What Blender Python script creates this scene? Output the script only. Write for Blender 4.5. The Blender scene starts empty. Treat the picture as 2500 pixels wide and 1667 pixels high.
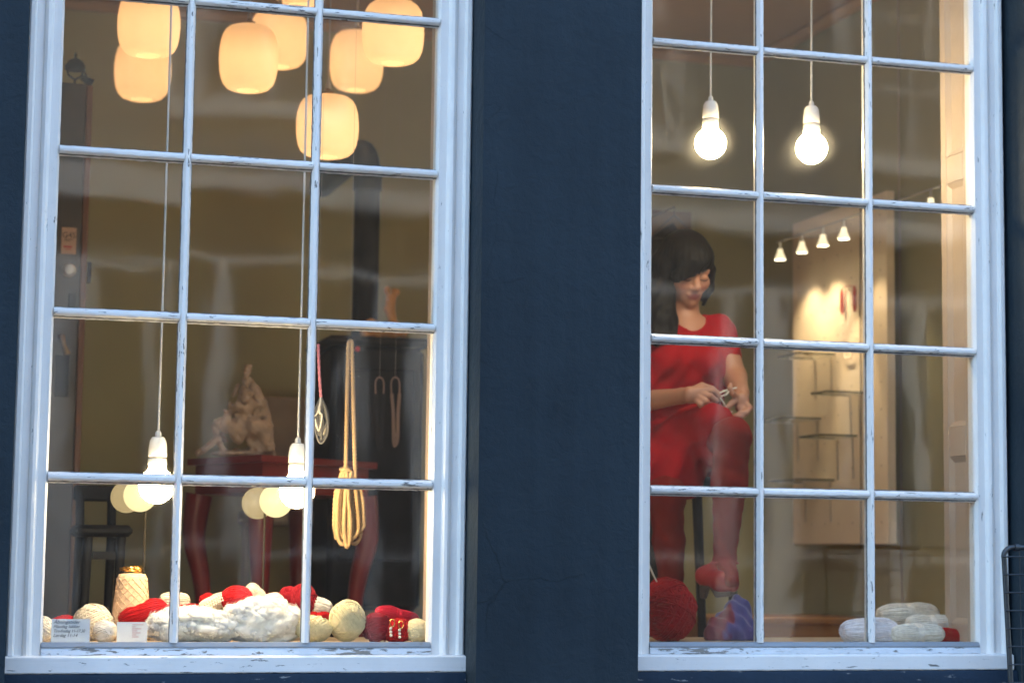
import bpy, math, random
import numpy as np
from mathutils import Vector, Matrix, noise as mnoise
random.seed(7); np.random.seed(7)
S = bpy.context.scene
COL = S.collection

# ------------------------------------------------------------------ camera, world, sun, exposure
CAM = Vector((-0.6525, -5.139, 0.233))
YAW, PIT, ROL, FPX = math.radians(16.447), math.radians(5.912), math.radians(0.708), 4993.6
fwd = Vector((math.sin(YAW)*math.cos(PIT), math.cos(YAW)*math.cos(PIT), math.sin(PIT)))
rt = Vector((math.cos(YAW), -math.sin(YAW), 0)); up = rt.cross(fwd)
R2 = rt*math.cos(ROL) + up*math.sin(ROL); U2 = R2.cross(fwd)
cd = bpy.data.cameras.new('camera'); cam = bpy.data.objects.new('camera', cd); COL.objects.link(cam)
cam.matrix_world = Matrix(((R2.x, U2.x, -fwd.x, CAM.x), (R2.y, U2.y, -fwd.y, CAM.y), (R2.z, U2.z, -fwd.z, CAM.z), (0, 0, 0, 1)))
cd.sensor_width = 36; cd.lens = FPX/2500*36; cd.clip_start = 0.05; cd.clip_end = 500
cd.dof.use_dof = True; cd.dof.focus_distance = 5.12; cd.dof.aperture_fstop = 3.2
S.camera = cam
W = bpy.data.worlds.new('World'); S.world = W; W.use_nodes = True
wn = W.node_tree; sky = wn.nodes.new('ShaderNodeTexSky'); sky.sky_type = 'NISHITA'; sky.sun_disc = False
sky.sun_elevation = math.radians(16); sky.sun_rotation = math.radians(20); sky.dust_density = 0.8; sky.ozone_density = 2.2
bg = wn.nodes['Background']; bg.inputs['Strength'].default_value = 0.15
wn.links.new(sky.outputs[0], bg.inputs['Color'])
sl = bpy.data.lights.new('sun', 'SUN'); sl.energy = 0.5; sl.angle = math.radians(25); sl.color = (1, .95, .88)
so = bpy.data.objects.new('sun', sl); COL.objects.link(so)
so.rotation_euler = (math.radians(74), 0, math.radians(160)); so.location = (0, 10, 12)
S.view_settings.view_transform = 'Standard'; S.view_settings.look = 'None'; S.view_settings.gamma = 1
S.view_settings.use_curve_mapping = False; S.view_settings.exposure = 3.2
cy = S.cycles; cy.use_denoising = True; cy.max_bounces = 10; cy.transparent_max_bounces = 24
cy.diffuse_bounces = 4; cy.glossy_bounces = 4; cy.transmission_bounces = 6; cy.sample_clamp_indirect = 0; cy.blur_glossy = 0.0
cy.caustics_reflective = True; cy.caustics_refractive = False
try: cy.denoiser = 'OPENIMAGEDENOISE'
except Exception: pass

# ------------------------------------------------------------------ helpers
PXS = 2500/2352
def ray(px, py):
    return (fwd + R2*((px*PXS-1250)/FPX) - U2*((py*PXS-833.5)/FPX))
def at(px, py, y):                 # point of the place seen at a pixel, at depth y behind the glass
    d = ray(px, py); return CAM + d*((y-CAM.y)/d.y)
def atx(px, py, x):                # same on a plane of constant x
    d = ray(px, py); return CAM + d*((x-CAM.x)/d.x)
def atz(px, py, z):
    d = ray(px, py); return CAM + d*((z-CAM.z)/d.z)
def mpp(px, py, y):                # metres per (2352-wide) pixel at that depth
    p = at(px, py, y) - CAM; return p.dot(fwd)/FPX*PXS

def tag(o, label=None, cat=None, group=None, kind=None):
    if label: o['label'] = label
    if cat: o['category'] = cat
    if group: o['group'] = group
    if kind: o['kind'] = kind
    return o
def thing(name, loc, label=None, cat=None, group=None, kind=None, rz=0):
    o = bpy.data.objects.new(name, None); o.empty_display_size = .05; COL.objects.link(o)
    o.location = loc; o.rotation_euler.z = rz
    return tag(o, label, cat, group, kind)
def wloc(p):
    v = Vector((0, 0, 0))
    while p is not None: v = v + p.location; p = p.parent
    return v

class MB:
    """collects shapes in world coordinates"""
    def __init__(s): s.v = []; s.f = []; s.m = []; s.mi = 0
    def add(s, vs, fs):
        b = len(s.v); s.v += [tuple(p) for p in vs]
        for f in fs: s.f.append(tuple(i+b for i in f)); s.m.append(s.mi)
        return s
    def box(s, a, b, bev=0.0, jit=0.0):
        x0, y0, z0 = (min(a[i], b[i]) for i in range(3)); x1, y1, z1 = (max(a[i], b[i]) for i in range(3))
        if bev <= 0:
            vs = [(x0,y0,z0),(x1,y0,z0),(x1,y1,z0),(x0,y1,z0),(x0,y0,z1),(x1,y0,z1),(x1,y1,z1),(x0,y1,z1)]
            return s.add(vs, [(0,3,2,1),(4,5,6,7),(0,1,5,4),(1,2,6,5),(2,3,7,6),(3,0,4,7)])
        e = min(bev, (x1-x0)*.49, (y1-y0)*.49, (z1-z0)*.49)
        vs = []; idx = {}
        def V(p):
            if p not in idx: idx[p] = len(vs); vs.append(p)
            return idx[p]
        X, Y, Z = (x0, x1), (y0, y1), (z0, z1)
        def c(i, j, k, ax):
            sx, sy, sz = (1 if i == 0 else -1), (1 if j == 0 else -1), (1 if k == 0 else -1)
            p = [X[i]+sx*e, Y[j]+sy*e, Z[k]+sz*e]; p[ax] = (X[i], Y[j], Z[k])[ax]; return V(tuple(p))
        fs = []
        for k in (0, 1):
            q = [c(0,0,k,2), c(1,0,k,2), c(1,1,k,2), c(0,1,k,2)]; fs.append(tuple(q if k else q[::-1]))
            q = [c(0,k,0,1), c(1,k,0,1), c(1,k,1,1), c(0,k,1,1)]; fs.append(tuple(q[::-1] if k else q))
            q = [c(k,0,0,0), c(k,1,0,0), c(k,1,1,0), c(k,0,1,0)]; fs.append(tuple(q if k else q[::-1]))
        for a_ in (0, 1):
            for b_ in (0, 1):
                fs.append((c(0,a_,b_,1), c(1,a_,b_,1), c(1,a_,b_,2), c(0,a_,b_,2)))
                fs.append((c(a_,0,b_,0), c(a_,1,b_,0), c(a_,1,b_,2), c(a_,0,b_,2)))
                fs.append((c(a_,b_,0,0), c(a_,b_,1,0), c(a_,b_,1,1), c(a_,b_,0,1)))
        for i in (0,1):
            for j in (0,1):
                for k in (0,1): fs.append((c(i,j,k,0), c(i,j,k,1), c(i,j,k,2)))
        return s.add(vs, fs)
    def tube(s, path, r, n=8, caps=True, closed=False, flat=1.0):
        path = [Vector(p) for p in path]; N = len(path); rs = r if hasattr(r, '__len__') else [r]*N
        vs = []; fs = []; nrm = None
        for i, p in enumerate(path):
            if closed: t = path[(i+1) % N] - path[i-1]
            else: t = path[min(i+1, N-1)] - path[max(i-1, 0)]
            if t.length < 1e-9: t = Vector((0,0,1))
            t.normalize()
            if nrm is None:
                nrm = t.orthogonal().normalized()
            else:
                nrm = nrm - t*nrm.dot(t)
                nrm = nrm.normalized() if nrm.length > 1e-6 else t.orthogonal().normalized()
            bn = t.cross(nrm)
            for k in range(n):
                a = 2*math.pi*k/n; vs.append(p + nrm*(rs[i]*math.cos(a)) + bn*(rs[i]*flat*math.sin(a)))
        M = N if closed else N-1
        for i in range(M):
            j = (i+1) % N
            for k in range(n):
                fs.append((i*n+k, i*n+(k+1) % n, j*n+(k+1) % n, j*n+k))
        if caps and not closed:
            fs.append(tuple(range(n))[::-1]); fs.append(tuple((N-1)*n+k for k in range(n)))
        return s.add(vs, fs)
    def lathe(s, prof, c, n=24, axis=None, wob=None):
        """prof: (r, h) along axis (default +z) from point c"""
        c = Vector(c); ax = Vector(axis).normalized() if axis else Vector((0,0,1))
        u = ax.orthogonal().normalized() if axis else Vector((1,0,0)); w = ax.cross(u)
        vs = []; fs = []
        for i, (r, h) in enumerate(prof):
            for k in range(n):
                a = 2*math.pi*k/n; rr = r*(wob(a, h) if wob else 1)
                vs.append(c + ax*h + u*(rr*math.cos(a)) + w*(rr*math.sin(a)))
        for i in range(len(prof)-1):
            for k in range(n): fs.append((i*n+k, i*n+(k+1) % n, (i+1)*n+(k+1) % n, (i+1)*n+k))
        if prof[0][0] > 1e-5 and getattr(s, 'cap', True): fs.append(tuple(range(n))[::-1])
        if prof[-1][0] > 1e-5 and getattr(s, 'cap', True): fs.append(tuple((len(prof)-1)*n+k for k in range(n)))
        return s.add(vs, fs)
    def prism(s, poly, d):
        """extrude a 3d polygon along vector d"""
        n = len(poly); d = Vector(d); vs = [Vector(p) for p in poly]; vs += [p+d for p in vs]
        fs = [tuple(range(n))[::-1], tuple(range(n, 2*n))] + [(i, (i+1) % n, n+(i+1) % n, n+i) for i in range(n)]
        return s.add(vs, fs)
    def ico(s, c, r, sub=3, fn=None, sc=(1,1,1)):
        vs, fs = ICO(sub); c = Vector(c); out = []
        for p in vs:
            q = Vector(p)*((fn(p) if fn else 1)*r); out.append((c.x+q.x*sc[0], c.y+q.y*sc[1], c.z+q.z*sc[2]))
        return s.add(out, fs)
    def build(s, name, mat, parent=None, smooth=True, auto=None, label=None):
        o0 = wloc(parent) if parent else Vector((0,0,0))
        me = bpy.data.meshes.new(name)
        me.from_pydata([(a-o0.x, b-o0.y, c-o0.z) for a, b, c in s.v], [], s.f)
        mats = mat if isinstance(mat, (list, tuple)) else [mat]
        for m in mats: me.materials.append(m)
        if len(mats) > 1: me.polygons.foreach_set('material_index', s.m)
        if smooth: me.polygons.foreach_set('use_smooth', [True]*len(me.polygons))
        me.update()
        import bmesh
        bm = bmesh.new(); bm.from_mesh(me); bmesh.ops.recalc_face_normals(bm, faces=bm.faces); 
        if smooth:
            lim = auto if auto else math.radians(38)
            for e in bm.edges:
                if len(e.link_faces) == 2 and e.calc_face_angle(0) > lim: e.smooth = False
        bm.to_mesh(me); bm.free()
        o = bpy.data.objects.new(name, me); COL.objects.link(o); o.parent = parent
        if label: o['label'] = label
        return o
_ICO = {}
def ICO(sub):
    if sub not in _ICO:
        import bmesh
        bm = bmesh.new(); bmesh.ops.create_icosphere(bm, subdivisions=sub, radius=1)
        bm.verts.index_update()
        _ICO[sub] = ([tuple(v.co) for v in bm.verts], [tuple(v.index for v in f.verts) for f in bm.faces]); bm.free()
    return _ICO[sub]
def fbm(p, sc, octv=3):
    p = Vector(p)*sc; a = 0; w = 1
    for i in range(octv): a += w*mnoise.noise(p); p = p*2.1; w *= .5
    return a
def copy_tree(o, parent=None):
    c = o.copy(); COL.objects.link(c); c.parent = parent
    for ch in list(o.children): copy_tree(ch, c)
    return c

# ------------------------------------------------------------------ materials
def newmat(name):
    m = bpy.data.materials.new(name); m.use_nodes = True; nt = m.node_tree
    return m, nt, nt.nodes['Principled BSDF'], nt.nodes['Material Output']
def nd(nt, t, **kw):
    n = nt.nodes.new(t)
    for k, v in kw.items():
        if k.startswith('i_'):
            n.inputs[k[2:].replace('_', ' ')].default_value = v
        else: setattr(n, k, v)
    return n
def rgba(c): return (c[0], c[1], c[2], 1)
def ramp(nt, src, stops):
    r = nd(nt, 'ShaderNodeValToRGB'); el = r.color_ramp.elements
    el[0].position, el[0].color = stops[0][0], rgba(stops[0][1]); el[1].position, el[1].color = stops[-1][0], rgba(stops[-1][1])
    for p, c in stops[1:-1]:
        e = el.new(p); e.color = rgba(c)
    nt.links.new(src, r.inputs['Fac']); return r.outputs['Color']
def coord(nt, scale=(1,1,1), kind='Object', rand=True):
    tc = nd(nt, 'ShaderNodeTexCoord'); mp = nd(nt, 'ShaderNodeMapping'); mp.inputs['Scale'].default_value = scale
    nt.links.new(tc.outputs[kind], mp.inputs['Vector'])
    if rand:
        oi = nd(nt, 'ShaderNodeObjectInfo'); mm = nd(nt, 'ShaderNodeMath', operation='MULTIPLY'); mm.inputs[1].default_value = 37
        nt.links.new(oi.outputs['Random'], mm.inputs[0]); cb = nd(nt, 'ShaderNodeCombineXYZ')
        for k in range(3): nt.links.new(mm.outputs[0], cb.inputs[k])
        nt.links.new(cb.outputs[0], mp.inputs['Location'])
    return mp.outputs[0]
def noise_tex(nt, vec, scale, detail=5, rough=.6, dist=0):
    n = nd(nt, 'ShaderNodeTexNoise'); n.inputs['Scale'].default_value = scale; n.inputs['Detail'].default_value = detail
    n.inputs['Roughness'].default_value = rough; n.inputs['Distortion'].default_value = dist
    if vec: nt.links.new(vec, n.inputs['Vector'])
    return n.outputs['Fac']
def mixc(nt, fac, a, b, mode='MIX'):
    m = nd(nt, 'ShaderNodeMix', data_type='RGBA', blend_type=mode)
    for sock, v in ((m.inputs[0], fac), (m.inputs[6], a), (m.inputs[7], b)):
        if isinstance(v, (int, float)): sock.default_value = v
        elif isinstance(v, tuple): sock.default_value = rgba(v)
        else: nt.links.new(v, sock)
    return m.outputs[2]
def bump(nt, bs, h, strength=.3, dist=.01):
    b = nd(nt, 'ShaderNodeBump'); b.inputs['Strength'].default_value = strength; b.inputs['Distance'].default_value = dist
    nt.links.new(h, b.inputs['Height']); nt.links.new(b.outputs[0], bs.inputs['Normal'])
def simple(name, col, rough=.6, var=.12, scale=30, bmp=.15, bd=.004, metal=0, spec=.5, stretch=(1,1,1), sheen=0, trans=0):
    m, nt, bs, out = newmat(name); v = coord(nt, stretch); f = noise_tex(nt, v, scale)
    a = tuple(c*(1-var) for c in col); b = tuple(min(1, c*(1+var)) for c in col)
    nt.links.new(ramp(nt, f, [(.3, a), (.7, b)]), bs.inputs['Base Color'])
    bs.inputs['Roughness'].default_value = rough; bs.inputs['Metallic'].default_value = metal; bs.inputs['Specular IOR Level'].default_value = spec
    if sheen: bs.inputs['Sheen Weight'].default_value = sheen
    if bmp: bump(nt, bs, f, bmp, bd)
    return m
def emit(name, col, strength, base=.8):
    m, nt, bs, out = newmat(name); bs.inputs['Base Color'].default_value = (base,base,base,1)
    bs.inputs['Emission Color'].default_value = rgba(col); bs.inputs['Emission Strength'].default_value = strength; return m

def white_paint(name, along, chips=.5, base=(.84,.80,.745), dirt=.5):
    """old gloss paint on wood: brush lines along the grain, hairline cracks, chips down to grey wood"""
    m, nt, bs, out = newmat(name)
    st = [55, 55, 55]; st[along] = 3.0
    v1 = coord(nt, tuple(st)); v0 = coord(nt, (1,1,1))
    grain = noise_tex(nt, v1, 1.0, 6, .65); big = noise_tex(nt, v0, 6, 4); fine = noise_tex(nt, v0, 140, 3)
    st2 = [70, 70, 70]; st2[along] = 13.0
    chip = noise_tex(nt, coord(nt, tuple(st2)), 1.6, 7, .62, .4)
    area = noise_tex(nt, v0, 3.3, 2)
    sm = nd(nt, 'ShaderNodeMath', operation='MULTIPLY_ADD'); nt.links.new(area, sm.inputs[0]); sm.inputs[1].default_value = .35; nt.links.new(chip, sm.inputs[2])
    mask = ramp(nt, sm.outputs[0], [(.915-.12*chips, (0,0,0)), (.94-.12*chips, (1,1,1))])
    crk = ramp(nt, grain, [(.285, (1,1,1)), (.31, (0,0,0))])
    ca = mixc(nt, ramp(nt, big, [(.35, (0,0,0)), (.75, (dirt,)*3)]), base, tuple(c*.80 for c in base))
    ca = mixc(nt, ramp(nt, fine, [(.66, (0,0,0)), (.74, (.5*dirt,)*3)]), ca, (.36,.35,.33))
    cb = mixc(nt, crk, ca, (.22,.21,.20))
    cc = mixc(nt, mask, cb, mixc(nt, grain, (.11,.10,.085), (.30,.28,.25)))
    nt.links.new(cc, bs.inputs['Base Color'])
    bs.inputs['Roughness'].default_value = .42
    h = nd(nt, 'ShaderNodeMath', operation='SUBTRACT'); nt.links.new(grain, h.inputs[0]); nt.links.new(mask, h.inputs[1])
    bump(nt, bs, h.outputs[0], .35, .0025)
    return m

def glass_pane(name, wav=1.0, wscale=(2.2, 2.2, 2.2), tint=(.97,.985,.97), dust=.004):
    """clear old pane: Fresnel mirror over straight transmission, slow waves in the mirror image, thin dust film"""
    m, nt, bs, out = newmat(name); nt.nodes.remove(bs)
    v = coord(nt, wscale)
    n1 = noise_tex(nt, v, 1.0, 2, .45, .6); v2 = coord(nt, (9, 9, 1.8)); n2 = noise_tex(nt, v2, 1.0, 2, .5)
    ad = nd(nt, 'ShaderNodeMath', operation='MULTIPLY_ADD'); nt.links.new(n2, ad.inputs[0]); ad.inputs[1].default_value = .20; nt.links.new(n1, ad.inputs[2])
    b = nd(nt, 'ShaderNodeBump'); b.inputs['Strength'].default_value = 1; b.inputs['Distance'].default_value = .0018*wav
    nt.links.new(ad.outputs[0], b.inputs['Height'])
    gl = nd(nt, 'ShaderNodeBsdfGlossy'); gl.inputs['Roughness'].default_value = .045; nt.links.new(b.outputs[0], gl.inputs['Normal'])
    tr = nd(nt, 'ShaderNodeBsdfTransparent'); tr.inputs['Color'].default_value = rgba(tint)
    ge = nd(nt, 'ShaderNodeNewGeometry')
    io = nd(nt, 'ShaderNodeMix', data_type='FLOAT'); nt.links.new(ge.outputs['Backfacing'], io.inputs[0]); io.inputs[2].default_value = 1.52; io.inputs[3].default_value = 1/1.52
    fr = nd(nt, 'ShaderNodeFresnel'); nt.links.new(io.outputs[0], fr.inputs['IOR'])
    mx = nd(nt, 'ShaderNodeMixShader'); nt.links.new(fr.outputs[0], mx.inputs[0]); nt.links.new(tr.outputs[0], mx.inputs[1]); nt.links.new(gl.outputs[0], mx.inputs[2])
    rf = nd(nt, 'ShaderNodeBsdfRefraction'); rf.inputs['Roughness'].default_value = .6; rf.inputs['IOR'].default_value = 1.12   # grease and grime scatter a little forward
    m3 = nd(nt, 'ShaderNodeMixShader'); m3.inputs[0].default_value = .006; nt.links.new(mx.outputs[0], m3.inputs[1]); nt.links.new(rf.outputs[0], m3.inputs[2]); mx = m3
    df = nd(nt, 'ShaderNodeBsdfDiffuse'); df.inputs['Color'].default_value = (.7,.7,.68,1)
    v3 = coord(nt, (1,1,1)); sp = noise_tex(nt, v3, 420, 1, .5); cl = noise_tex(nt, v3, 7, 5)
    spk = ramp(nt, sp, [(.80, (0,0,0)), (.84, (.7,.7,.7))]); film = ramp(nt, cl, [(.3, (0,)*3), (.8, (dust*2,)*3)])
    mm = nd(nt, 'ShaderNodeMath', operation='MAXIMUM'); nt.links.new(spk, mm.inputs[0]); nt.links.new(film, mm.inputs[1])
    m2 = nd(nt, 'ShaderNodeMixShader'); nt.links.new(mm.outputs[0], m2.inputs[0]); nt.links.new(mx.outputs[0], m2.inputs[1]); nt.links.new(df.outputs[0], m2.inputs[2])
    nt.links.new(m2.outputs[0], out.inputs['Surface'])
    return m
def yarn_mat(name, col, var=.12, sheen=.05):
    m, nt, bs, out = newmat(name); v = coord(nt); f = noise_tex(nt, v, 90, 3); g = noise_tex(nt, v, 600, 2)
    nt.links.new(ramp(nt, f, [(.3, tuple(c*(1-var) for c in col)), (.7, tuple(min(.95, c*(1+var)) for c in col))]), bs.inputs['Base Color'])
    bs.inputs['Roughness'].default_value = .9; bs.inputs['Specular IOR Level'].default_value = .06
    bs.inputs['Sheen Weight'].default_value = sheen; bs.inputs['Sheen Roughness'].default_value = .5
    bump(nt, bs, g, .5, .001); return m

M = {}
M['wp_v'] = white_paint('old white paint upright', 2, .55)
M['wp_h'] = white_paint('old white paint level', 0, .75)
M['wp_bar_v'] = white_paint('glazing bar paint upright', 2, .85, dirt=.35)
M['wp_bar_h'] = white_paint('glazing bar paint level', 0, 1.05, dirt=.5)
M['wp_sill'] = white_paint('flaking sill paint', 0, .78, (.82,.79,.745), .6)
M['wp_rail'] = white_paint('worn bottom rail paint', 0, 1.55, (.70,.72,.74), .9)
M['glass'] = glass_pane('old window glass', .8, dust=.0015)
def stucco(name, col, chip=0.0):
    m, nt, bs, out = newmat(name); v = coord(nt, rand=False)
    a = noise_tex(nt, v, 2.2, 6, .6); b = noise_tex(nt, v, 26, 6, .62, .3); c = noise_tex(nt, v, 240, 3)
    vs = coord(nt, (18, 18, .9), rand=False); st = noise_tex(nt, vs, 1, 4)
    base = mixc(nt, ramp(nt, a, [(.3,(0,0,0)),(.75,(1,1,1))]), tuple(x*.74 for x in col), tuple(x*1.22 for x in col))
    base = mixc(nt, ramp(nt, st, [(.4,(0,0,0)),(.8,(.45,.45,.45))]), base, tuple(x*1.35 for x in col))
    base = mixc(nt, ramp(nt, b, [(.60,(0,0,0)),(.78,(.6,)*3)]), base, tuple(x*.6 for x in col))
    if not chip:
        wv = nd(nt, 'ShaderNodeMix', data_type='VECTOR'); wv.inputs[0].default_value = .12; nz_ = nd(nt, 'ShaderNodeTexNoise'); nz_.inputs['Scale'].default_value = 5; nz_.inputs['Detail'].default_value = 4
        nt.links.new(v, nz_.inputs['Vector']); nt.links.new(v, wv.inputs[4]); nt.links.new(nz_.outputs['Color'], wv.inputs[5])
        vo = nd(nt, 'ShaderNodeTexVoronoi', feature='DISTANCE_TO_EDGE'); vo.inputs['Scale'].default_value = 2.3; nt.links.new(wv.outputs[1], vo.inputs['Vector'])
        ck = ramp(nt, vo.outputs['Distance'], [(.0, (1,1,1)), (.006, (0,0,0))]); mk = ramp(nt, noise_tex(nt, v, 1.7, 3), [(.52, (0,)*3), (.60, (.8,)*3)])
        base = mixc(nt, mixc(nt, 1.0, ck, mk, 'MULTIPLY'), base, tuple(x*.5 for x in col))
        sc_ = noise_tex(nt, coord(nt, (30, 30, 5), rand=False), 1, 5, .7, 1.2); base = mixc(nt, ramp(nt, sc_, [(.70,(0,0,0)),(.80,(.5,)*3)]), base, tuple(x*2.0+.01 for x in col))
    if chip:
        vc = coord(nt, (14, 14, 60), rand=False); ch = noise_tex(nt, vc, 1, 6, .65)
        base = mixc(nt, ramp(nt, ch, [(.70-.1*chip,(0,0,0)),(.73-.1*chip,(1,1,1))]), base, (.22,.21,.2))
    nt.links.new(base, bs.inputs['Base Color']); bs.inputs['Roughness'].default_value = .62; bs.inputs['Specular IOR Level'].default_value = .18
    ad = nd(nt, 'ShaderNodeMath', operation='MULTIPLY_ADD'); nt.links.new(c, ad.inputs[0]); ad.inputs[1].default_value = .12; nt.links.new(b, ad.inputs[2])
    bump(nt, bs, ad.outputs[0], .5, .008); return m
M['wall'] = stucco('dark blue painted render', (.0180,.0285,.0370))
M['apron'] = stucco('dark blue painted timber', (.014,.027,.045), .7)
# ------------------------------------------------------------------ the street
STREET = -1.38
def quad_sheet(name, x0, x1, y0, y1, z, mat, t=.12):
    b = MB(); b.box((x0, y0, z-t), (x1, y1, z)); o = b.build(name, mat, smooth=False); tag(o, kind='structure'); return o
M['paving'] = simple('grey paving', (.12,.12,.12), .85, .25, 3, .3, .01)
M['asphalt'] = simple('asphalt', (.055,.055,.058), .9, .3, 60, .4, .01)
quad_sheet('road', -60, 60, -60, 40, STREET-.12, M['asphalt'])
quad_sheet('pavement', -30, 30, -2.6, -.16, STREET, M['paving'], .116)
quad_sheet('opposite_pavement', -30, 30, -12.0, -9.6, STREET, M['paving'], .116)
for k in range(26):
    pass

# ------------------------------------------------------------------ building opposite (it is what the panes mirror)
YO = -12.0
M['opp'] = simple('pale grey render', (.125,.130,.130), .9, .1, 2, .2, .01)
M['opp_lo'] = simple('dark brown shop front timber', (.015,.013,.011), .7, .15, 3, .2, .01)
M['opp_white'] = simple('grey painted wood', (.30,.305,.31), .6, .05, 8, .1, .003)
M['opp_dark'] = simple('dark window glass', (.012,.014,.016), .2, .1, 2, 0, spec=.2)
M['tile'] = simple('red roof tile', (.22,.08,.05), .85, .2, 8, .3, .01)
op = thing('opposite_building', (0, YO, STREET), 'pale rendered terrace over a dark brown shop front across the street', 'building')
b = MB(); b.box((-22, YO-9, 3.2), (26, YO, 6.8)); b.build('wall', M['opp'], op, smooth=False)
b = MB(); b.box((-22, YO-9, STREET-.1), (26, YO-.02, 3.199)); b.build('shop_front', M['opp_lo'], op, smooth=False)
for z, t, d in ((3.2, .16, .20), (2.62, .07, .06), (.15, .05, .05), (6.6, .26, .30)):
    b = MB(); b.box((-22.1, YO+.001, z), (26.1, YO+d, z+t)); b.build('cornice', M['opp_white'], op, smooth=False)
b = MB(); b.prism([(-22.3, YO+.35, 6.87), (-22.3, YO-9.3, 6.87), (-22.3, YO-4.5, 9.6)], (48.6, 0, 0)); b.build('roof', M['tile'], op, smooth=False)
def opp_window(x, z0, w, h):
    r = MB(); f = .10
    for (a0, a1, c0, c1) in ((x-w/2-f, x-w/2, z0-f, z0+h+f), (x+w/2, x+w/2+f, z0-f, z0+h+f)):
        r.box((a0, YO+.002, c0), (a1, YO+.09, c1))
    r.box((x-w/2-f-.06, YO+.002, z0-f-.07), (x+w/2+f+.06, YO+.15, z0-f-.001)); r.box((x-w/2, YO+.002, z0+h), (x+w/2, YO+.09, z0+h+f))
    r.box((x-w/2, YO+.002, z0-f), (x+w/2, YO+.09, z0))
    r.box((x-.035, YO+.002, z0), (x+.035, YO+.07, z0+h))
    for i in (1, 2): r.box((x-w/2, YO+.002, z0+h*i/3-.022), (x+w/2, YO+.06, z0+h*i/3+.022))
    wf = r.build('window', M['opp_white'], op, smooth=False)
    p = MB(); p.box((x-w/2, YO+.004, z0), (x+w/2, YO+.02, z0+h)); p.build('pane', M['opp_dark'], wf, smooth=False)
for i in range(14): opp_window(-20 + i*3.15, 4.0, 1.15, 1.9)
for i in range(13):
    x = -18.42 + i*3.15
    for dx, w_ in ((-.5, .10), (.15, .30), (.95, .07), (1.5, .16)):
        b = MB(); b.box((x+dx-w_/2, YO-.019, STREET+.02), (x+dx+w_/2, YO+.07, 2.615)); b.build('pilaster', M['opp_white'], op, smooth=False)

# ------------------------------------------------------------------ the shop front: wall with two window openings
GX = {'L': (-.319, 0, .33, .6521), 'R': (1.2516, 1.5692, 1.8992, 2.2225)}
ROWH = .40634
ZTOP = 5*ROWH
YW = -.144                       # face of the wall, the glass stands at y = 0
OPEN = {'L': (-.410, .738), 'R': (1.170, 2.318)}
ZS = -.069                       # underside of the sills
shop = thing('shop_building', (0, YW, STREET), 'dark blue rendered shop front holding the two white windows', 'building')
def wall_grid(b, x0, x1, z0, z1, y, n=.05, amp=.004):
    nx = max(1, int((x1-x0)/n)); nz = max(1, int((z1-z0)/n)); vs = []; fs = []
    for j in range(nz+1):
        for i in range(nx+1):
            x = x0+(x1-x0)*i/nx; z = z0+(z1-z0)*j/nz; e = 0 if i in (0, nx) else 1
            vs.append((x, y + e*amp*fbm((x, 0, z), 3.1, 3)*.8, z))
    for j in range(nz):
        for i in range(nx): fs.append((j*(nx+1)+i, j*(nx+1)+i+1, (j+1)*(nx+1)+i+1, (j+1)*(nx+1)+i))
    b.add(vs, fs)
HT = ZTOP+.16
b = MB()
(l0, l1), (r0, r1) = OPEN['L'], OPEN['R']
for x0, x1 in ((-7, -1.2), (3.2, 9)):
    b.box((x0, YW, STREET), (x1, .05, 3.6))
zb = -.5
for x0, x1 in ((-1.2, l0), (l1, r0), (r1, 3.2)):
    wall_grid(b, x0, x1, zb, HT, YW)
# reveals of the openings, slightly wavering arris
for x, s in ((l0, 1), (l1, -1), (r0, 1), (r1, -1)):
    vs = []; fs = []; n = 60
    for j in range(n+1):
        z = zb+(HT-zb)*j/n; w = .0018*fbm((x*9, 1, z), 14, 3)
        vs += [(x, YW, z), (x+w*.2, YW+.006, z), (x, .02, z)]
    for j in range(n):
        for k in (0, 1): fs.append((3*j+k, 3*j+k+1, 3*j+4+k, 3*j+3+k))
    b.add(vs, fs)
b.box((-1.2, YW, HT), (3.2, .05, 3.6)); b.box((-1.2, YW, STREET), (3.2, .05, zb))
b.build('wall', M['wall'], shop, auto=math.radians(50))
for k in ('L', 'R'):
    x0, x1 = OPEN[k]
    b = MB(); n = 60; prof = [(-.125, .05), (-.118, .0), (-.075, .0), (-.0715, .006), (-.0715, .09)]  # (z, depth)
    prof = [(zb, -.085), (-.108, -.085), (-.104, -.082), (-.1035, -.062), (-.078, -.058), (-.0705, -.054), (-.0700, .02), (zb, .02)]
    vs = []; fs = []; m = len(prof)
    for i in range(n+1):
        x = x0+.002+(x1-x0-.004)*i/n
        for q, (z, y) in enumerate(prof):
            j = .0016*fbm((x, q*3.3, 0), 30, 3) if 0 < q < 6 else 0
            vs.append((x, y+j, z+j))
    for i in range(n):
        for q in range(m): fs.append((i*m+q, i*m+(q+1) % m, (i+1)*m+(q+1) % m, (i+1)*m+q))
    fs += [tuple(range(m)), tuple(n*m+q for q in range(m))[::-1]]
    b.add(vs, fs); b.build('apron', M['apron'], shop, auto=math.radians(30))

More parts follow.
